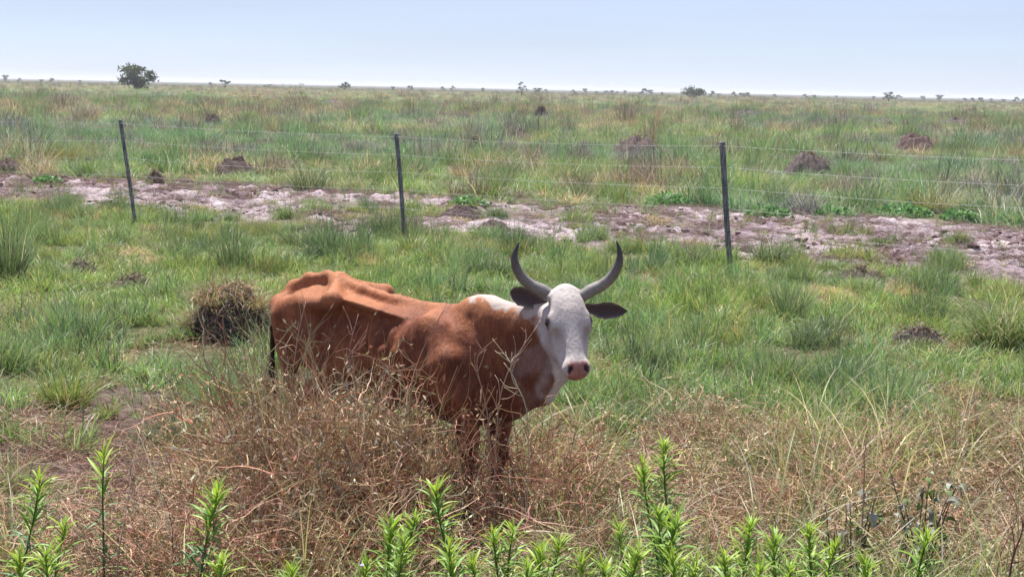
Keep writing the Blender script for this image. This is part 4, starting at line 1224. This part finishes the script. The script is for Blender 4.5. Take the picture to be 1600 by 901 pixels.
tussock(722, 284, 46, 34, 'brown dry tussock behind the small mound in mid field', 40, *BROWNT)
tussock(1455, 332, 120, 56, 'broad green tussock with tawny tips at the right', 41, [G2, (0.11, 0.15, 0.05), TAN, STRAW], [3, 3, 2, 1], n=420, curl=(0.6, 1.9))
tussock(12, 438, 66, 100, 'tall blue green tussock at the left edge before the mud', 42, *BLUEG, n=260, lean=(0, 0.35), curl=(0.1, 0.9))
tussock(1575, 545, 150, 118, 'large pale arching tussock at the right edge beside the cow field', 43, [(0.13, 0.19, 0.07), (0.17, 0.22, 0.10), PALE, G2], [3, 2, 1, 2], n=520, curl=(0.6, 1.9))
tussock(466, 384, 70, 40, 'dark green tussock standing on mud left of the middle post', 44, *BLUEG, n=220)
tussock(365, 425, 74, 82, 'tall pale stalky tussock above the thatched one', 45, *BLUEG, n=150, lean=(0, 0.3), curl=(0.1, 0.8))
tussock(312, 386, 70, 42, 'rounded green tussock right of the first post foot', 46, *MIDG, n=260)
tussock(908, 315, 40, 38, 'dark upright tussock at the back edge of the mud', 47, *BLUEG, n=150, lean=(0, .4), curl=(.1, .9))
tussock(768, 308, 44, 40, 'green tussock on the mud edge right of the middle post', 48, *BLUEG, n=160, lean=(0, .4), curl=(.1, .9))
tussock(1212, 318, 46, 46, 'blue green tussock below the purplish mound', 49, *BLUEG, n=190)
tussock(1345, 325, 60, 44, 'blue green tussock left of the broad tawny one', 50, *BLUEG, n=220)
tussock(430, 214, 40, 38, 'tall dead grey stalks over the flat purplish mound', 51, *GREYT, n=110, lean=(0, .35), curl=(0, .7))
tussock(132, 195, 66, 40, 'pale dead tussock at the far left field', 52, *GREYT, n=170)
tussock(290, 194, 30, 24, 'small tan tussock beside the spiky dark mound', 53, *BROWNT)
tussock(1018, 240, 44, 64, 'bare dead stalks rising over the pale mound', 54, *GREYT, n=70, lean=(0, .4), curl=(0, .6), width=.016)
tussock(1210, 208, 46, 28, 'brown tussock behind the third post in the far field', 55, *BROWNT)
tussock(1450, 236, 34, 42, 'upright dead brown tussock on the reddish mound', 56, *BROWNT, n=150)
tussock(1385, 258, 34, 32, 'dark green tussock left of the reddish mound', 57, *BLUEG, n=150)
tussock(1590, 250, 50, 40, 'reddish tan tussock cut by the right edge', 58, *BROWNT, n=170)
tussock(100, 640, 110, 70, 'bushy green tussock by the bare litter patch at left', 59, *MIDG, n=320)
tussock(168, 655, 40, 40, 'small green tussock inside the bare litter patch', 60, *MIDG, n=90)
tussock(95, 255, 90, 44, 'yellow green tussock behind the fence at left', 61, [(0.20, 0.20, 0.045), (0.15, 0.17, 0.04), TAN], [3, 2, 1], n=330)
tussock(480, 300, 80, 56, 'pale blue green tussock left of the middle post top', 62, *BLUEG, n=320)
tussock(1235, 500, 70, 60, 'upright dark green tussock right of the cow ears', 63, *BLUEG, n=200, lean=(0, .4), curl=(.1, .9))
tussock(1305, 520, 60, 50, 'grey green tussock left of the dark right mound', 64, *BLUEG, n=180)
tussock(640, 400, 50, 40, 'short green tussock at the middle post foot', 65, *MIDG, n=150)
tussock(1010, 400, 50, 42, 'green tussock between the cow horns and third post', 66, *MIDG, n=150)
tussock(1200, 415, 70, 50, 'grey green tussock just right of the third post foot', 67, *BLUEG, n=220)
tussock(1580, 310, 60, 60, 'green tussock behind the mud at the right edge', 68, *BLUEG, n=220)
tussock(20, 880, 110, 120, 'pale arching grass tuft in the bottom left corner', 69, [PALE, STRAW, (0.26, 0.27, 0.16), G2], [2, 2, 3, 1], n=90, curl=(0.6, 1.8), width=.007)
tussock(600, 370, 60, 40, 'grey green tussock left of the middle post foot', 70, *BLUEG, n=170)
tussock(485, 178, 26, 24, 'dark far tussock on the left horizon field', 71, *GREYT, n=120)
tussock(905, 190, 34, 22, 'dark far tussock right of the pointed mound', 72, *GREYT, n=120)

# low bright herbs on the mud
def herb(px, py, wpx, hpx, label, seed):
    p = ground_under(px, py); s = metre(p); w = wpx / s; h = hpx / s
    rs = np.random.RandomState(seed); n = 420
    a = rs.uniform(0, 6.28, n); r = np.sqrt(rs.rand(n)) * w * .5
    z = h * rs.rand(n) ** 0.7 * (1 - (2 * r / w) ** 2 * 0.7)
    pts = np.stack([r * np.cos(a), r * np.sin(a) * .7, z + .02], 1)
    d = np.stack([np.cos(a), np.sin(a), rs.uniform(-.3, .8, n)], 1) + rs.normal(0, .6, (n, 3))
    b = Bag(); V, F = pods(rs, pts, d, 0.085, 0.75); b.add(V, F, pick(rs, n, [(0.075, 0.20, 0.065), (0.12, 0.26, 0.10), (0.16, 0.27, 0.13)], [2, 2, 1]))
    m = 50; k = rs.randint(0, n, m); st = pts[k] * np.array([.5, .5, 0]); V, F, P, D = strands(rs, st, pts[k] - st + 1e-4, np.linalg.norm(pts[k] - st, axis=1), .008, .05, 3)
    b.add(V, F, pick(rs, m, [G1], [1]))
    o = obj('leafy_herb', b.mesh('leafy_herb'), M_PLANT, None, p); tag(o, label, 'herb')
herb(732, 325, 60, 22, 'bright green leafy herb on mud right of the middle post', 1)
herb(1045, 328, 66, 22, 'bright green leafy herb on mud left of the third post', 2)
herb(1200, 345, 70, 22, 'bright green leafy herb on mud just right of the third post', 3)
herb(1300, 342, 60, 16, 'low leafy herb under the blue green tussocks at right', 4)
herb(1410, 340, 90, 22, 'broad leafy herb patch below the tawny tussock', 5)
herb(1500, 348, 60, 16, 'rightmost leafy herb on the back edge of the mud', 6)
herb(75, 290, 40, 10, 'small leafy herb on pale mud at the far left', 7)
herb(232, 262, 26, 22, 'pale leafy herb growing above the small dark mound', 8)

# ------------------------------------------------------------------ trees along the horizon
bark = Mat('bark'); bark.surf(bark.n('ShaderNodeBsdfPrincipled', {'Base Color': (0.09, 0.07, 0.055, 1), 'Roughness': 0.9}))
def tree_parts(seed, W, H, clumps, leaves, leafsz, flat=0.5, low=0.15):
    """trunk mesh and crown mesh of a savanna tree W wide and H high"""
    rs = np.random.RandomState(seed)
    V = []; F = []; T = []
    def add(pts, rad, sides=6):
        v, f, t = tube(pts, rad, sides); o = len(V)
        V.extend(v); F.extend((f + o).tolist()); T.extend((t + o).tolist())
    fork = H * 0.22
    add([(0, 0, -0.4), (0.02 * W, 0, fork * .5), (0.01 * W, 0, fork)], [W * .030, W * .024, W * .020], 8)
    cen = []
    for k in range(clumps):
        a = k * 2.399 + rs.uniform(-.4, .4); r = W * 0.44 * math.sqrt((k + .6) / clumps) * rs.uniform(.75, 1.1)
        z = H * (low + (0.92 - low) * (rs.rand() ** .7) * (1 - 0.45 * (2 * r / W) ** 2))
        c = Vector((r * math.cos(a), r * math.sin(a), max(z, H * low))); cen.append(c)
        mid = Vector((c.x * .45, c.y * .45, fork + (c.z - fork) * .45 + rs.uniform(-.03, .06) * H))
        add([Vector((0.01 * W, 0, fork * rs.uniform(.6, 1))), mid, c], [W * .012, W * .008, W * .003])
    trunk = mesh_from('trunk', V, [np.array(F), np.array(T)])
    n = leaves; k = rs.randint(0, clumps, n); cc = np.array([tuple(c) for c in cen])
    rad = W * rs.uniform(.07, .16, clumps)
    g = rs.normal(0, .55, (n, 3)) * rad[k][:, None] * np.array([1, 1, flat])
    pts = cc[k] + g
    d = rs.normal(0, 1, (n, 3)); b = Bag()
    Vv, Ff = pods(rs, pts, d, leafsz, 0.8)
    b.add(Vv, Ff, pick(rs, n, [(0.045, 0.070, 0.026), (0.065, 0.090, 0.034), (0.090, 0.105, 0.045)], [3, 3, 1.5], .2))
    return trunk, b.mesh('crown')
def tree(px, d, wpx, hpx, label, seed, clumps, leaves, low=.15, flat=.5, name='tree', cat='tree', group=None, leafk=.055):
    W = wpx * d / FPX; H = hpx * d / FPX
    t, c = tree_parts(seed, W, H, clumps, leaves, W * leafk, flat, low)
    p = ground_at(px, 300); x = p.x / p.y * d
    root = empty(name, (x, d, float(ground_z(x, d)) - .05), seed); tag(root, label, cat, group)
    obj('trunk', t, bark.m, root); obj('crown', c, M_PLANT, root)['kind'] = 'stuff'
    return root
tree(215, 430, 58, 42, 'largest round crowned tree standing alone at the left of the horizon', 1, 28, 2600, .10, .6)
tree(352, 560, 20, 17, 'small flat topped tree right of the largest tree', 2, 11, 900, .50, .35)
tree(537, 560, 20, 18, 'small dark round tree left of centre on the horizon', 3, 11, 900, .25, .6)
tree(812, 480, 20, 24, 'thin upright tree just right of centre on the horizon', 4, 9, 700, .12, .8)
tree(1079, 600, 38, 19, 'broad low tree on the horizon above the third post', 5, 18, 1500, .08, .5)
tree(1381, 600, 21, 18, 'round tree on the horizon at the right with a small one beside it', 6, 11, 900, .3, .6)
tree(417, 800, 17, 9, 'low flat shrub between the flat topped tree and the dark tree', 7, 7, 300, .1, .4, 'shrub', 'shrub')
tree(470, 800, 11, 10, 'tiny shrub just left of the small dark round tree', 8, 6, 260, .2, .5, 'shrub', 'shrub')
far = None
rsf = np.random.RandomState(77)
XS = [12, 33, 67, 83, 127, 330, 612, 640, 690, 704, 752, 836, 850, 893, 910, 927, 942, 951, 960, 972, 1000, 1012, 1030, 1095, 1107, 1117, 1142, 1155, 1163, 1205, 1252, 1266, 1300, 1358, 1394, 1435, 1460, 1500, 1512, 1525, 1540, 1560, 1578, 1590]
for i, px in enumerate(XS):
    d = rsf.uniform(900, 1400)
    if far is None:
        far = tree(px, d, 11, 10, 'tiny far tree in the line of dots along the horizon', 50, 7, 420, .12, .8, 'far_tree', 'tree', 'tiny trees dotted along the horizon', .13)
        far_kids = list(far.children); d0 = d; far.scale = (1, 1, 1)
    else:
        o = far.copy(); COL.objects.link(o)
        for ch in far_kids:
            c = ch.copy(); COL.objects.link(c); c.parent = o
        p = ground_at(px, 300); x = p.x / p.y * d
        o.location = (x, d, float(ground_z(x, d)) - .05); o.rotation_euler = (0, 0, rsf.uniform(0, 6.28))
        k = d / d0 * rsf.uniform(.5, 1.15)
        o.scale = (k * rsf.uniform(.8, 1.3), k, k * rsf.uniform(.6, 1.1))

scatter_grass()
scatter_weeds()

# ------------------------------------------------------------------ the tall leafy weeds in front
def leaf_mesh(rs, tone):
    n = 6; L = 0.124; W = 0.0125; V = []; C = []
    bend = rs.uniform(0.3, 1.1); th = 0; p = np.zeros(2)
    cols = {'young': (0.225, 0.330, 0.026), 'mid': (0.135, 0.250, 0.034), 'old': (0.060, 0.145, 0.040)}[tone]
    for i in range(n):
        t = i / (n - 1)
        w = W * 0.5 * (math.sin(math.pi * min(1, t * .92 + .08)) ** .75) + 0.0004
        f = 0.35 * w
        V += [(p[0], -w, p[1] + f), (p[0], 0, p[1]), (p[0], w, p[1] + f)]
        for q in (0.95, 1.35, 0.95): C.append(np.array(cols) * q * (1 + .08 * rs.randn()))
        th = -bend * t
        p = p + np.array([math.cos(th), math.sin(th)]) * L / (n - 1)
    F = []
    for i in range(n - 1):
        for j in range(2): F.append((i * 3 + j, i * 3 + j + 1, (i + 1) * 3 + j + 1, (i + 1) * 3 + j))
    me = mesh_from('leaf', V, np.array(F)); vcol(me, 'leaf', np.array(C)); me.materials.append(M_PLANT)
    return me
_lr = np.random.RandomState(21)
LEAVES = {k: [leaf_mesh(_lr, k) for _ in range(4)] for k in ('young', 'mid', 'old')}

def leafy_weed(px, py, d, label, seed, dense=1.0, size=1.0):
    """top of the plant at pixel (px, py) of the photograph, d metres away"""
    rs = np.random.RandomState(seed)
    top = at_depth(px, py, d); base = Vector((top.x + rs.uniform(-.13, .13), d + rs.uniform(-.04, .04), 0))
    base.z = float(ground_z(base.x, base.y)) - 0.01
    H = top.z - base.z
    root = empty('leafy_weed', base); tag(root, label, 'weed', 'tall leafy green weeds along the front')
    path = smooth_path([[0, 0, 0], [(top.x - base.x) * .25, 0, H * .4], [(top.x - base.x) * .7 + rs.uniform(-.01, .01), 0, H * .75], [top.x - base.x, 0, H - 0.02]], 10)
    V, F, T = tube(path, np.linspace(.006, .0025, 10) * size, 6)
    me = mesh_from('stem', V, [F, T]); vcol(me, 'leaf', np.tile([0.10, 0.17, 0.05], (len(V), 1)))
    obj('stem', me, M_PLANT, root)
    lo = max(0.08, H - 0.62)
    n = int(185 * (H - lo) * dense)
    for i in range(n):
        u = (i / max(1, n - 1))                       # 0 low, 1 top
        z = lo + (H - 0.02 - lo) * (u ** 0.85)
        k = min(z / H * 9, 8.999); j = int(k); p = path[j] * (1 - k + j) + path[j + 1] * (k - j)
        a = i * 2.39996 + rs.uniform(-.35, .35)
        topk = (H - z)
        if topk < .05: el = rs.uniform(.95, 1.40); s = rs.uniform(.5, .85); tone = 'young'
        elif topk < .16: el = rs.uniform(.75, 1.20); s = rs.uniform(.75, 1.1); tone = 'young' if rs.rand() < .6 else 'mid'
        elif topk < .34: el = rs.uniform(.40, 1.0); s = rs.uniform(.85, 1.2); tone = 'mid' if rs.rand() < .75 else 'young'
        else: el = rs.uniform(-.05, .75); s = rs.uniform(.8, 1.2); tone = 'old' if rs.rand() < .6 else 'mid'
        o = bpy.data.objects.new('leaf', LEAVES[tone][rs.randint(4)]); COL.objects.link(o); o.parent = root
        o.location = p; o.rotation_euler = (rs.uniform(-.5, .5), -el, a); s *= size * .92 * rs.uniform(.75, 1.15); el += rs.normal(0, .15); o.rotation_euler = (rs.uniform(-.5, .5), -el, a); o.scale = (s, s * rs.uniform(.8, 1.15), s)

PLANTS = [
 (62, 742, 6.5, 'leafy green weed nearest the bottom left corner, tall and slim', 1.0, 1.05),
 (98, 815, 6.3, 'short leafy weed leaning against the tall slim left one', .8, .9),
 (165, 698, 6.9, 'tallest leafy weed at the left with a loose open top', .55, 1.05),
 (343, 757, 6.5, 'single leafy weed with clear ground to both sides, left of centre', 1.0, 1.05),
 (458, 876, 6.2, 'yellowish weed tip just showing left of the blue flower', 1.0, .95),
 (612, 812, 6.4, 'dense leafy weed left of the tall centre one', 1.1, 1.0),
 (632, 838, 6.2, 'bright weed in front of the dense centre left one', 1.0, .9),
 (680, 750, 6.7, 'tall leafy weed standing below the cow shoulder', 1.0, 1.05),
 (702, 846, 6.2, 'spreading leafy weed right of the tall one below the shoulder', 1.0, 1.0),
 (770, 822, 6.5, 'thin leafy weed below the cow front leg, left of a pair', .9, .9),
 (803, 812, 6.5, 'thin leafy weed right of a pair below the front leg', .7, .95),
 (846, 846, 6.2, 'bright yellow green weed below the straw heap', 1.1, .95),
 (875, 836, 6.4, 'leafy weed behind the bright one under the straw heap', 1.0, .9),
 (908, 866, 6.1, 'short weed right of the bright one under the straw heap', 1.0, .9),
 (967, 812, 6.6, 'small weed just left of the two tall right centre weeds', .9, .8),
 (1002, 716, 6.9, 'slender tall weed, left one of the two tallest at right centre', 1.1, .9),
 (1038, 688, 6.9, 'tallest weed of all, right one of the two at right centre', 1.1, .95),
 (1026, 788, 6.4, 'leafy weed in front of the two tallest at right centre', 1.0, 1.0),
 (1058, 800, 6.3, 'wide leafy weed right of the two tallest', 1.0, 1.0),
 (1090, 872, 6.1, 'short weed tip between the tallest pair and the right row', 1.0, .9),
 (1132, 862, 6.1, 'weed at the left end of the right row', 1.0, .9),
 (1173, 808, 6.4, 'highest weed in the left half of the right row', 1.1, 1.0),
 (1212, 836, 6.3, 'middle weed of the right row with drooping leaves', 1.0, .95),
 (1266, 820, 6.4, 'weed in the right row with a broad two tier top', 1.1, 1.0),
 (1310, 848, 6.2, 'weed at the right end of the right row', .9, .95),
 (1448, 832, 6.3, 'lone leafy weed farthest right, under the withered grey shrub', 1.1, 1.0),
 (1240, 878, 6.0, 'lowest weed tip in the right row', 1.0, .9),
 (575, 868, 6.1, 'low weed beside the blue flower', 1.0, .85),
 (1190, 872, 6.0, 'short yellowish weed in front of the middle of the right row', 1.0, .85),
 (735, 868, 6.1, 'small low weed between the spreading one and the pair', 1.0, .8),
 (650, 800, 6.6, 'weed standing close behind the left flank of the tall one below the shoulder', 1.0, .95),
 (822, 872, 6.05, 'low weed at the bottom edge under the straw heap', 1.0, .9),
 (940, 872, 6.1, 'low weed left of the tall pair, touching the bottom edge', 1.0, .9),
 (1000, 850, 6.2, 'low bushy weed at the foot of the left tall stem', 1.1, .95),
 (1048, 860, 6.1, 'low bushy weed at the foot of the tallest stem', 1.1, .95),
 (1352, 872, 6.1, 'low weed between the right row and the lone right one', 1.0, .9),
 (75, 850, 6.1, 'low weed at the foot of the tall slim left one', 1.0, .95),
 (30, 862, 6.2, 'low weed cut by the bottom left corner', 1.0, .95),
 (345, 868, 6.1, 'low bushy base shoot under the single left weed', 1.0, .95),
]
for i, (px, py, d, lab, de, sz) in enumerate(PLANTS): leafy_weed(px, py, d, lab, 600 + i, de, sz)

# withered grey shrub on the right, its leaves curled and silvery
def curled_leaf(rs, col):
    n, m = 6, 3; V = []; C = []; L = .075; W = .036; p = np.zeros(2); th = rs.uniform(.2, .6)
    for i in range(n):
        t = i / (n - 1); w = W * .5 * math.sin(math.pi * (t * .9 + .06))
        for j in (-1, 0, 1): V.append((p[0], j * w, p[1] + (.55 * w if j else 0))); C.append(np.array(col) * (1 + .12 * rs.randn()))
        p = p + np.array([math.cos(th), math.sin(th)]) * L / (n - 1); th -= rs.uniform(.2, .6)
    F = [(i * 3 + j, i * 3 + j + 1, i * 3 + j + 4, i * 3 + j + 3) for i in range(n - 1) for j in range(2)]
    me = mesh_from('leaf', V, np.array(F)); vcol(me, 'leaf', np.array(C)); me.materials.append(M_DRYPLANT); return me
_cr = np.random.RandomState(8)
CURL = [curled_leaf(_cr, c) for c in ((.20, .20, .17), (.15, .155, .125), (.27, .27, .235), (.09, .15, .05), (.14, .12, .09))]
def withered_shrub(px, py, d, W, label, seed, n):
    rs = np.random.RandomState(seed); top = at_depth(px, py, d)
    base = Vector((top.x, d, float(ground_z(top.x, d)))); H = top.z - base.z
    root = empty('withered_shrub', base); tag(root, label, 'shrub')
    m = 9; a = np.linspace(0, 6.28, m) + rs.uniform(-.3, .3, m)
    dr = np.stack([np.cos(a) * W * .8, np.sin(a) * W * .5, np.full(m, H)], 1) * rs.uniform(.7, 1.1, (m, 1))
    tips = []
    for k in range(m):
        c = smooth_path([[0, 0, 0], dr[k] * .5 + rs.normal(0, .02, 3), dr[k]], 8); tips.append(c)
        V, F, T = tube(c, np.linspace(.007, .002, 8), 5); me = mesh_from('branch', V, [F, T]); vcol(me, 'leaf', np.tile([.10, .075, .065], (len(V), 1)))
        obj('branch', me, M_DRYPLANT, root)
    for i in range(n):
        c = tips[rs.randint(m)]; p = c[rs.randint(2, 8)] + rs.normal(0, .015, 3)
        o = bpy.data.objects.new('leaf', CURL[rs.choice(5, p=[.25, .22, .10, .23, .20])]); COL.objects.link(o); o.parent = root
        o.location = p; o.rotation_euler = (rs.uniform(-.8, .8), rs.uniform(-.6, 1.0), rs.uniform(0, 6.28)); s = rs.uniform(.6, 1.2); o.scale = (s, s, s)
withered_shrub(1445, 745, 7.3, .20, 'withered grey shrub with curled silvery leaves at the lower right', 1, 95)
withered_shrub(1330, 775, 7.2, .16, 'smaller withered shrub with pale curled leaves left of the grey one', 2, 60)

# straw heap, bare red stems, flower
def straw_heap():
    p = ground_at(850, 880); d = 7.15; p = at_depth(842, 806, d); z = float(ground_z(p.x, d))
    root = empty('straw_heap', (p.x, d, z)); tag(root, 'pale flattened heap of straw in the weeds below the cow', 'straw heap')
    rs = np.random.RandomState(4); n = 700; H = p.z - z
    a = rs.uniform(0, 6.28, n); r = np.sqrt(rs.rand(n)) * .26
    st = np.stack([r * np.cos(a), r * np.sin(a), rs.rand(n) * H * (1 - (r / .30) ** 2)], 1)
    h = rs.normal(0, .5, n) + math.pi * (rs.rand(n) < .5)
    dd = np.stack([np.cos(h), np.sin(h), rs.normal(0, .22, n)], 1)
    b = Bag(); V, F, P, D = strands(rs, st, dd, .24 * rs.uniform(.5, 1.2, n), .007, .15, 5, .05)
    b.add(V, F, pick(rs, n, [PALE, STRAW, (.40, .22, .20), RB3], [3, 3, 1.5, 1.5], .2)); obj('straw', b.mesh('straw'), M_DRYPLANT, root)['kind'] = 'stuff'
    return root
straw_heap()
def stalk(pts, label, seed, rad=.004, col=(.14, .05, .045), name='bare_stem', twigs=5):
    rs = np.random.RandomState(seed); P = [at_depth(*q) for q in pts]
    base = Vector((P[0].x, P[0].y, float(ground_z(P[0].x, P[0].y))))
    path = smooth_path([[0, 0, 0]] + [tuple(q - base) for q in P], 14)
    V, F, T = tube(path, np.linspace(rad, rad * .4, 14), 6); me = mesh_from(name, V, [F, T]); vcol(me, 'leaf', np.tile(col, (len(V), 1)))
    o = obj(name, me, M_DRYPLANT, None, base); tag(o, label, 'stem')
    for k in range(twigs):
        i = rs.randint(5, 13); q = path[i]; e = np.array([rs.uniform(-.10, .10), rs.uniform(-.05, .05), rs.uniform(.04, .14)])
        V, F, T = tube(smooth_path([q, q + e * .5 + rs.normal(0, .008, 3), q + e], 6), np.linspace(rad * .5, rad * .25, 6), 5)
        m2 = mesh_from('twig', V, [F, T]); vcol(m2, 'leaf', np.tile(np.array(col) * 1.3, (len(V), 1))); obj('twig', m2, M_DRYPLANT, o)
stalk([(1578, 896, 6.2), (1597, 830, 6.2), (1607, 770, 6.25)], 'dark red bare stem at the bottom right corner', 1, .006)
stalk([(1560, 880, 6.6), (1590, 800, 6.6), (1555, 735, 6.6)], 'thin pinkish stem leaning left at the right edge', 2, .0035, (.32, .15, .13))
stalk([(1350, 760, 7.2), (1352, 700, 7.2), (1375, 655, 7.25)], 'pale branching stem above the smaller withered shrub', 3, .004, (.33, .20, .18))
stalk([(183, 890, 6.4), (196, 800, 6.5), (215, 690, 6.7), (224, 655, 6.8)], 'long thin pale stem crossing the litter patch at left', 4, .0035, (.30, .22, .18))
stalk([(640, 640, 7.7), (655, 560, 7.8), (700, 470, 7.85)], 'long dry stem curving up in front of the cow ribs', 5, .0035, (.30, .18, .13), twigs=7)
stalk([(775, 690, 7.7), (790, 590, 7.7), (845, 500, 7.75)], 'dry branching stem rising in front of the cow neck', 6, .0038, (.36, .24, .18), twigs=9)
stalk([(765, 680, 7.6), (745, 570, 7.6), (760, 545, 7.6)], 'short dry stem hooked in front of the cow chest', 7, .0035, (.34, .22, .17), twigs=8)
stalk([(455, 640, 8.0), (463, 540, 8.05), (478, 470, 8.1)], 'seeded pale stem in front of the cow rump', 8, .0035, (.34, .27, .20), twigs=8)
stalk([(560, 640, 7.9), (545, 560, 7.9), (560, 490, 7.95)], 'dry forked stem in front of the cow flank', 9, .0035, (.33, .19, .15), twigs=8)
stalk([(825, 660, 7.6), (800, 590, 7.6), (800, 550, 7.6)], 'pale grassy stem left of the cow throat', 10, .0035, (.42, .38, .27), twigs=10)
def flower():
    d = 6.1; t = at_depth(567, 886, d); base = Vector((t.x, d, float(ground_z(t.x, d)))); H = t.z - base.z
    root = empty('wild_flower', base); tag(root, 'single pale blue wild flower at the bottom edge', 'flower')
    V, F, T = tube(smooth_path([[0, 0, 0], [.01, 0, H * .5], [0, 0, H]], 6), [.002] * 6, 5); me = mesh_from('stem', V, [F, T]); vcol(me, 'leaf', np.tile([.1, .16, .05], (len(V), 1))); obj('stem', me, M_PLANT, root)
    rs = np.random.RandomState(2); pm = None
    for k in range(12):
        if pm is None:
            pm = mesh_from('petal', [(0, -.002, 0), (.012, -.004, .004), (.021, 0, .003), (.012, .004, .004), (0, .002, 0)], [np.array([[0, 1, 3, 4]]), np.array([[1, 2, 3]])])
            vcol(pm, 'leaf', np.tile([.45, .45, .68], (5, 1))); pm.materials.append(M_PLANT)
        o = bpy.data.objects.new('petal', pm); COL.objects.link(o); o.parent = root; o.location = (0, 0, H); o.rotation_euler = (0, -.5, k * 6.283 / 12)
flower()

# ------------------------------------------------------------------ air
def build_haze():
    bm = bmesh.new(); bmesh.ops.create_cube(bm, size=1.0)
    me = bpy.data.meshes.new('haze'); bm.to_mesh(me); bm.free()
    o = obj('haze', me); o.scale = (19000, 19000, 14.0); o.location = (0, 0, 14.0 / 2 - 1.4)
    m = bpy.data.materials.new('haze'); m.use_nodes = True; t = m.node_tree; t.nodes.clear()
    out = t.nodes.new('ShaderNodeOutputMaterial'); v = t.nodes.new('ShaderNodeVolumePrincipled')
    v.inputs['Color'].default_value = (0.86, 0.90, 1.0, 1); v.inputs['Density'].default_value = 0.00018
    v.inputs['Anisotropy'].default_value = 0.2
    t.links.new(v.outputs[0], out.inputs['Volume'])
    me.materials.append(m); tag(o, 'thin pale haze over the plain', 'haze', kind='stuff')
build_haze()
print('script', round(time.time() - T0, 1), 's', len(bpy.data.objects), 'objects')
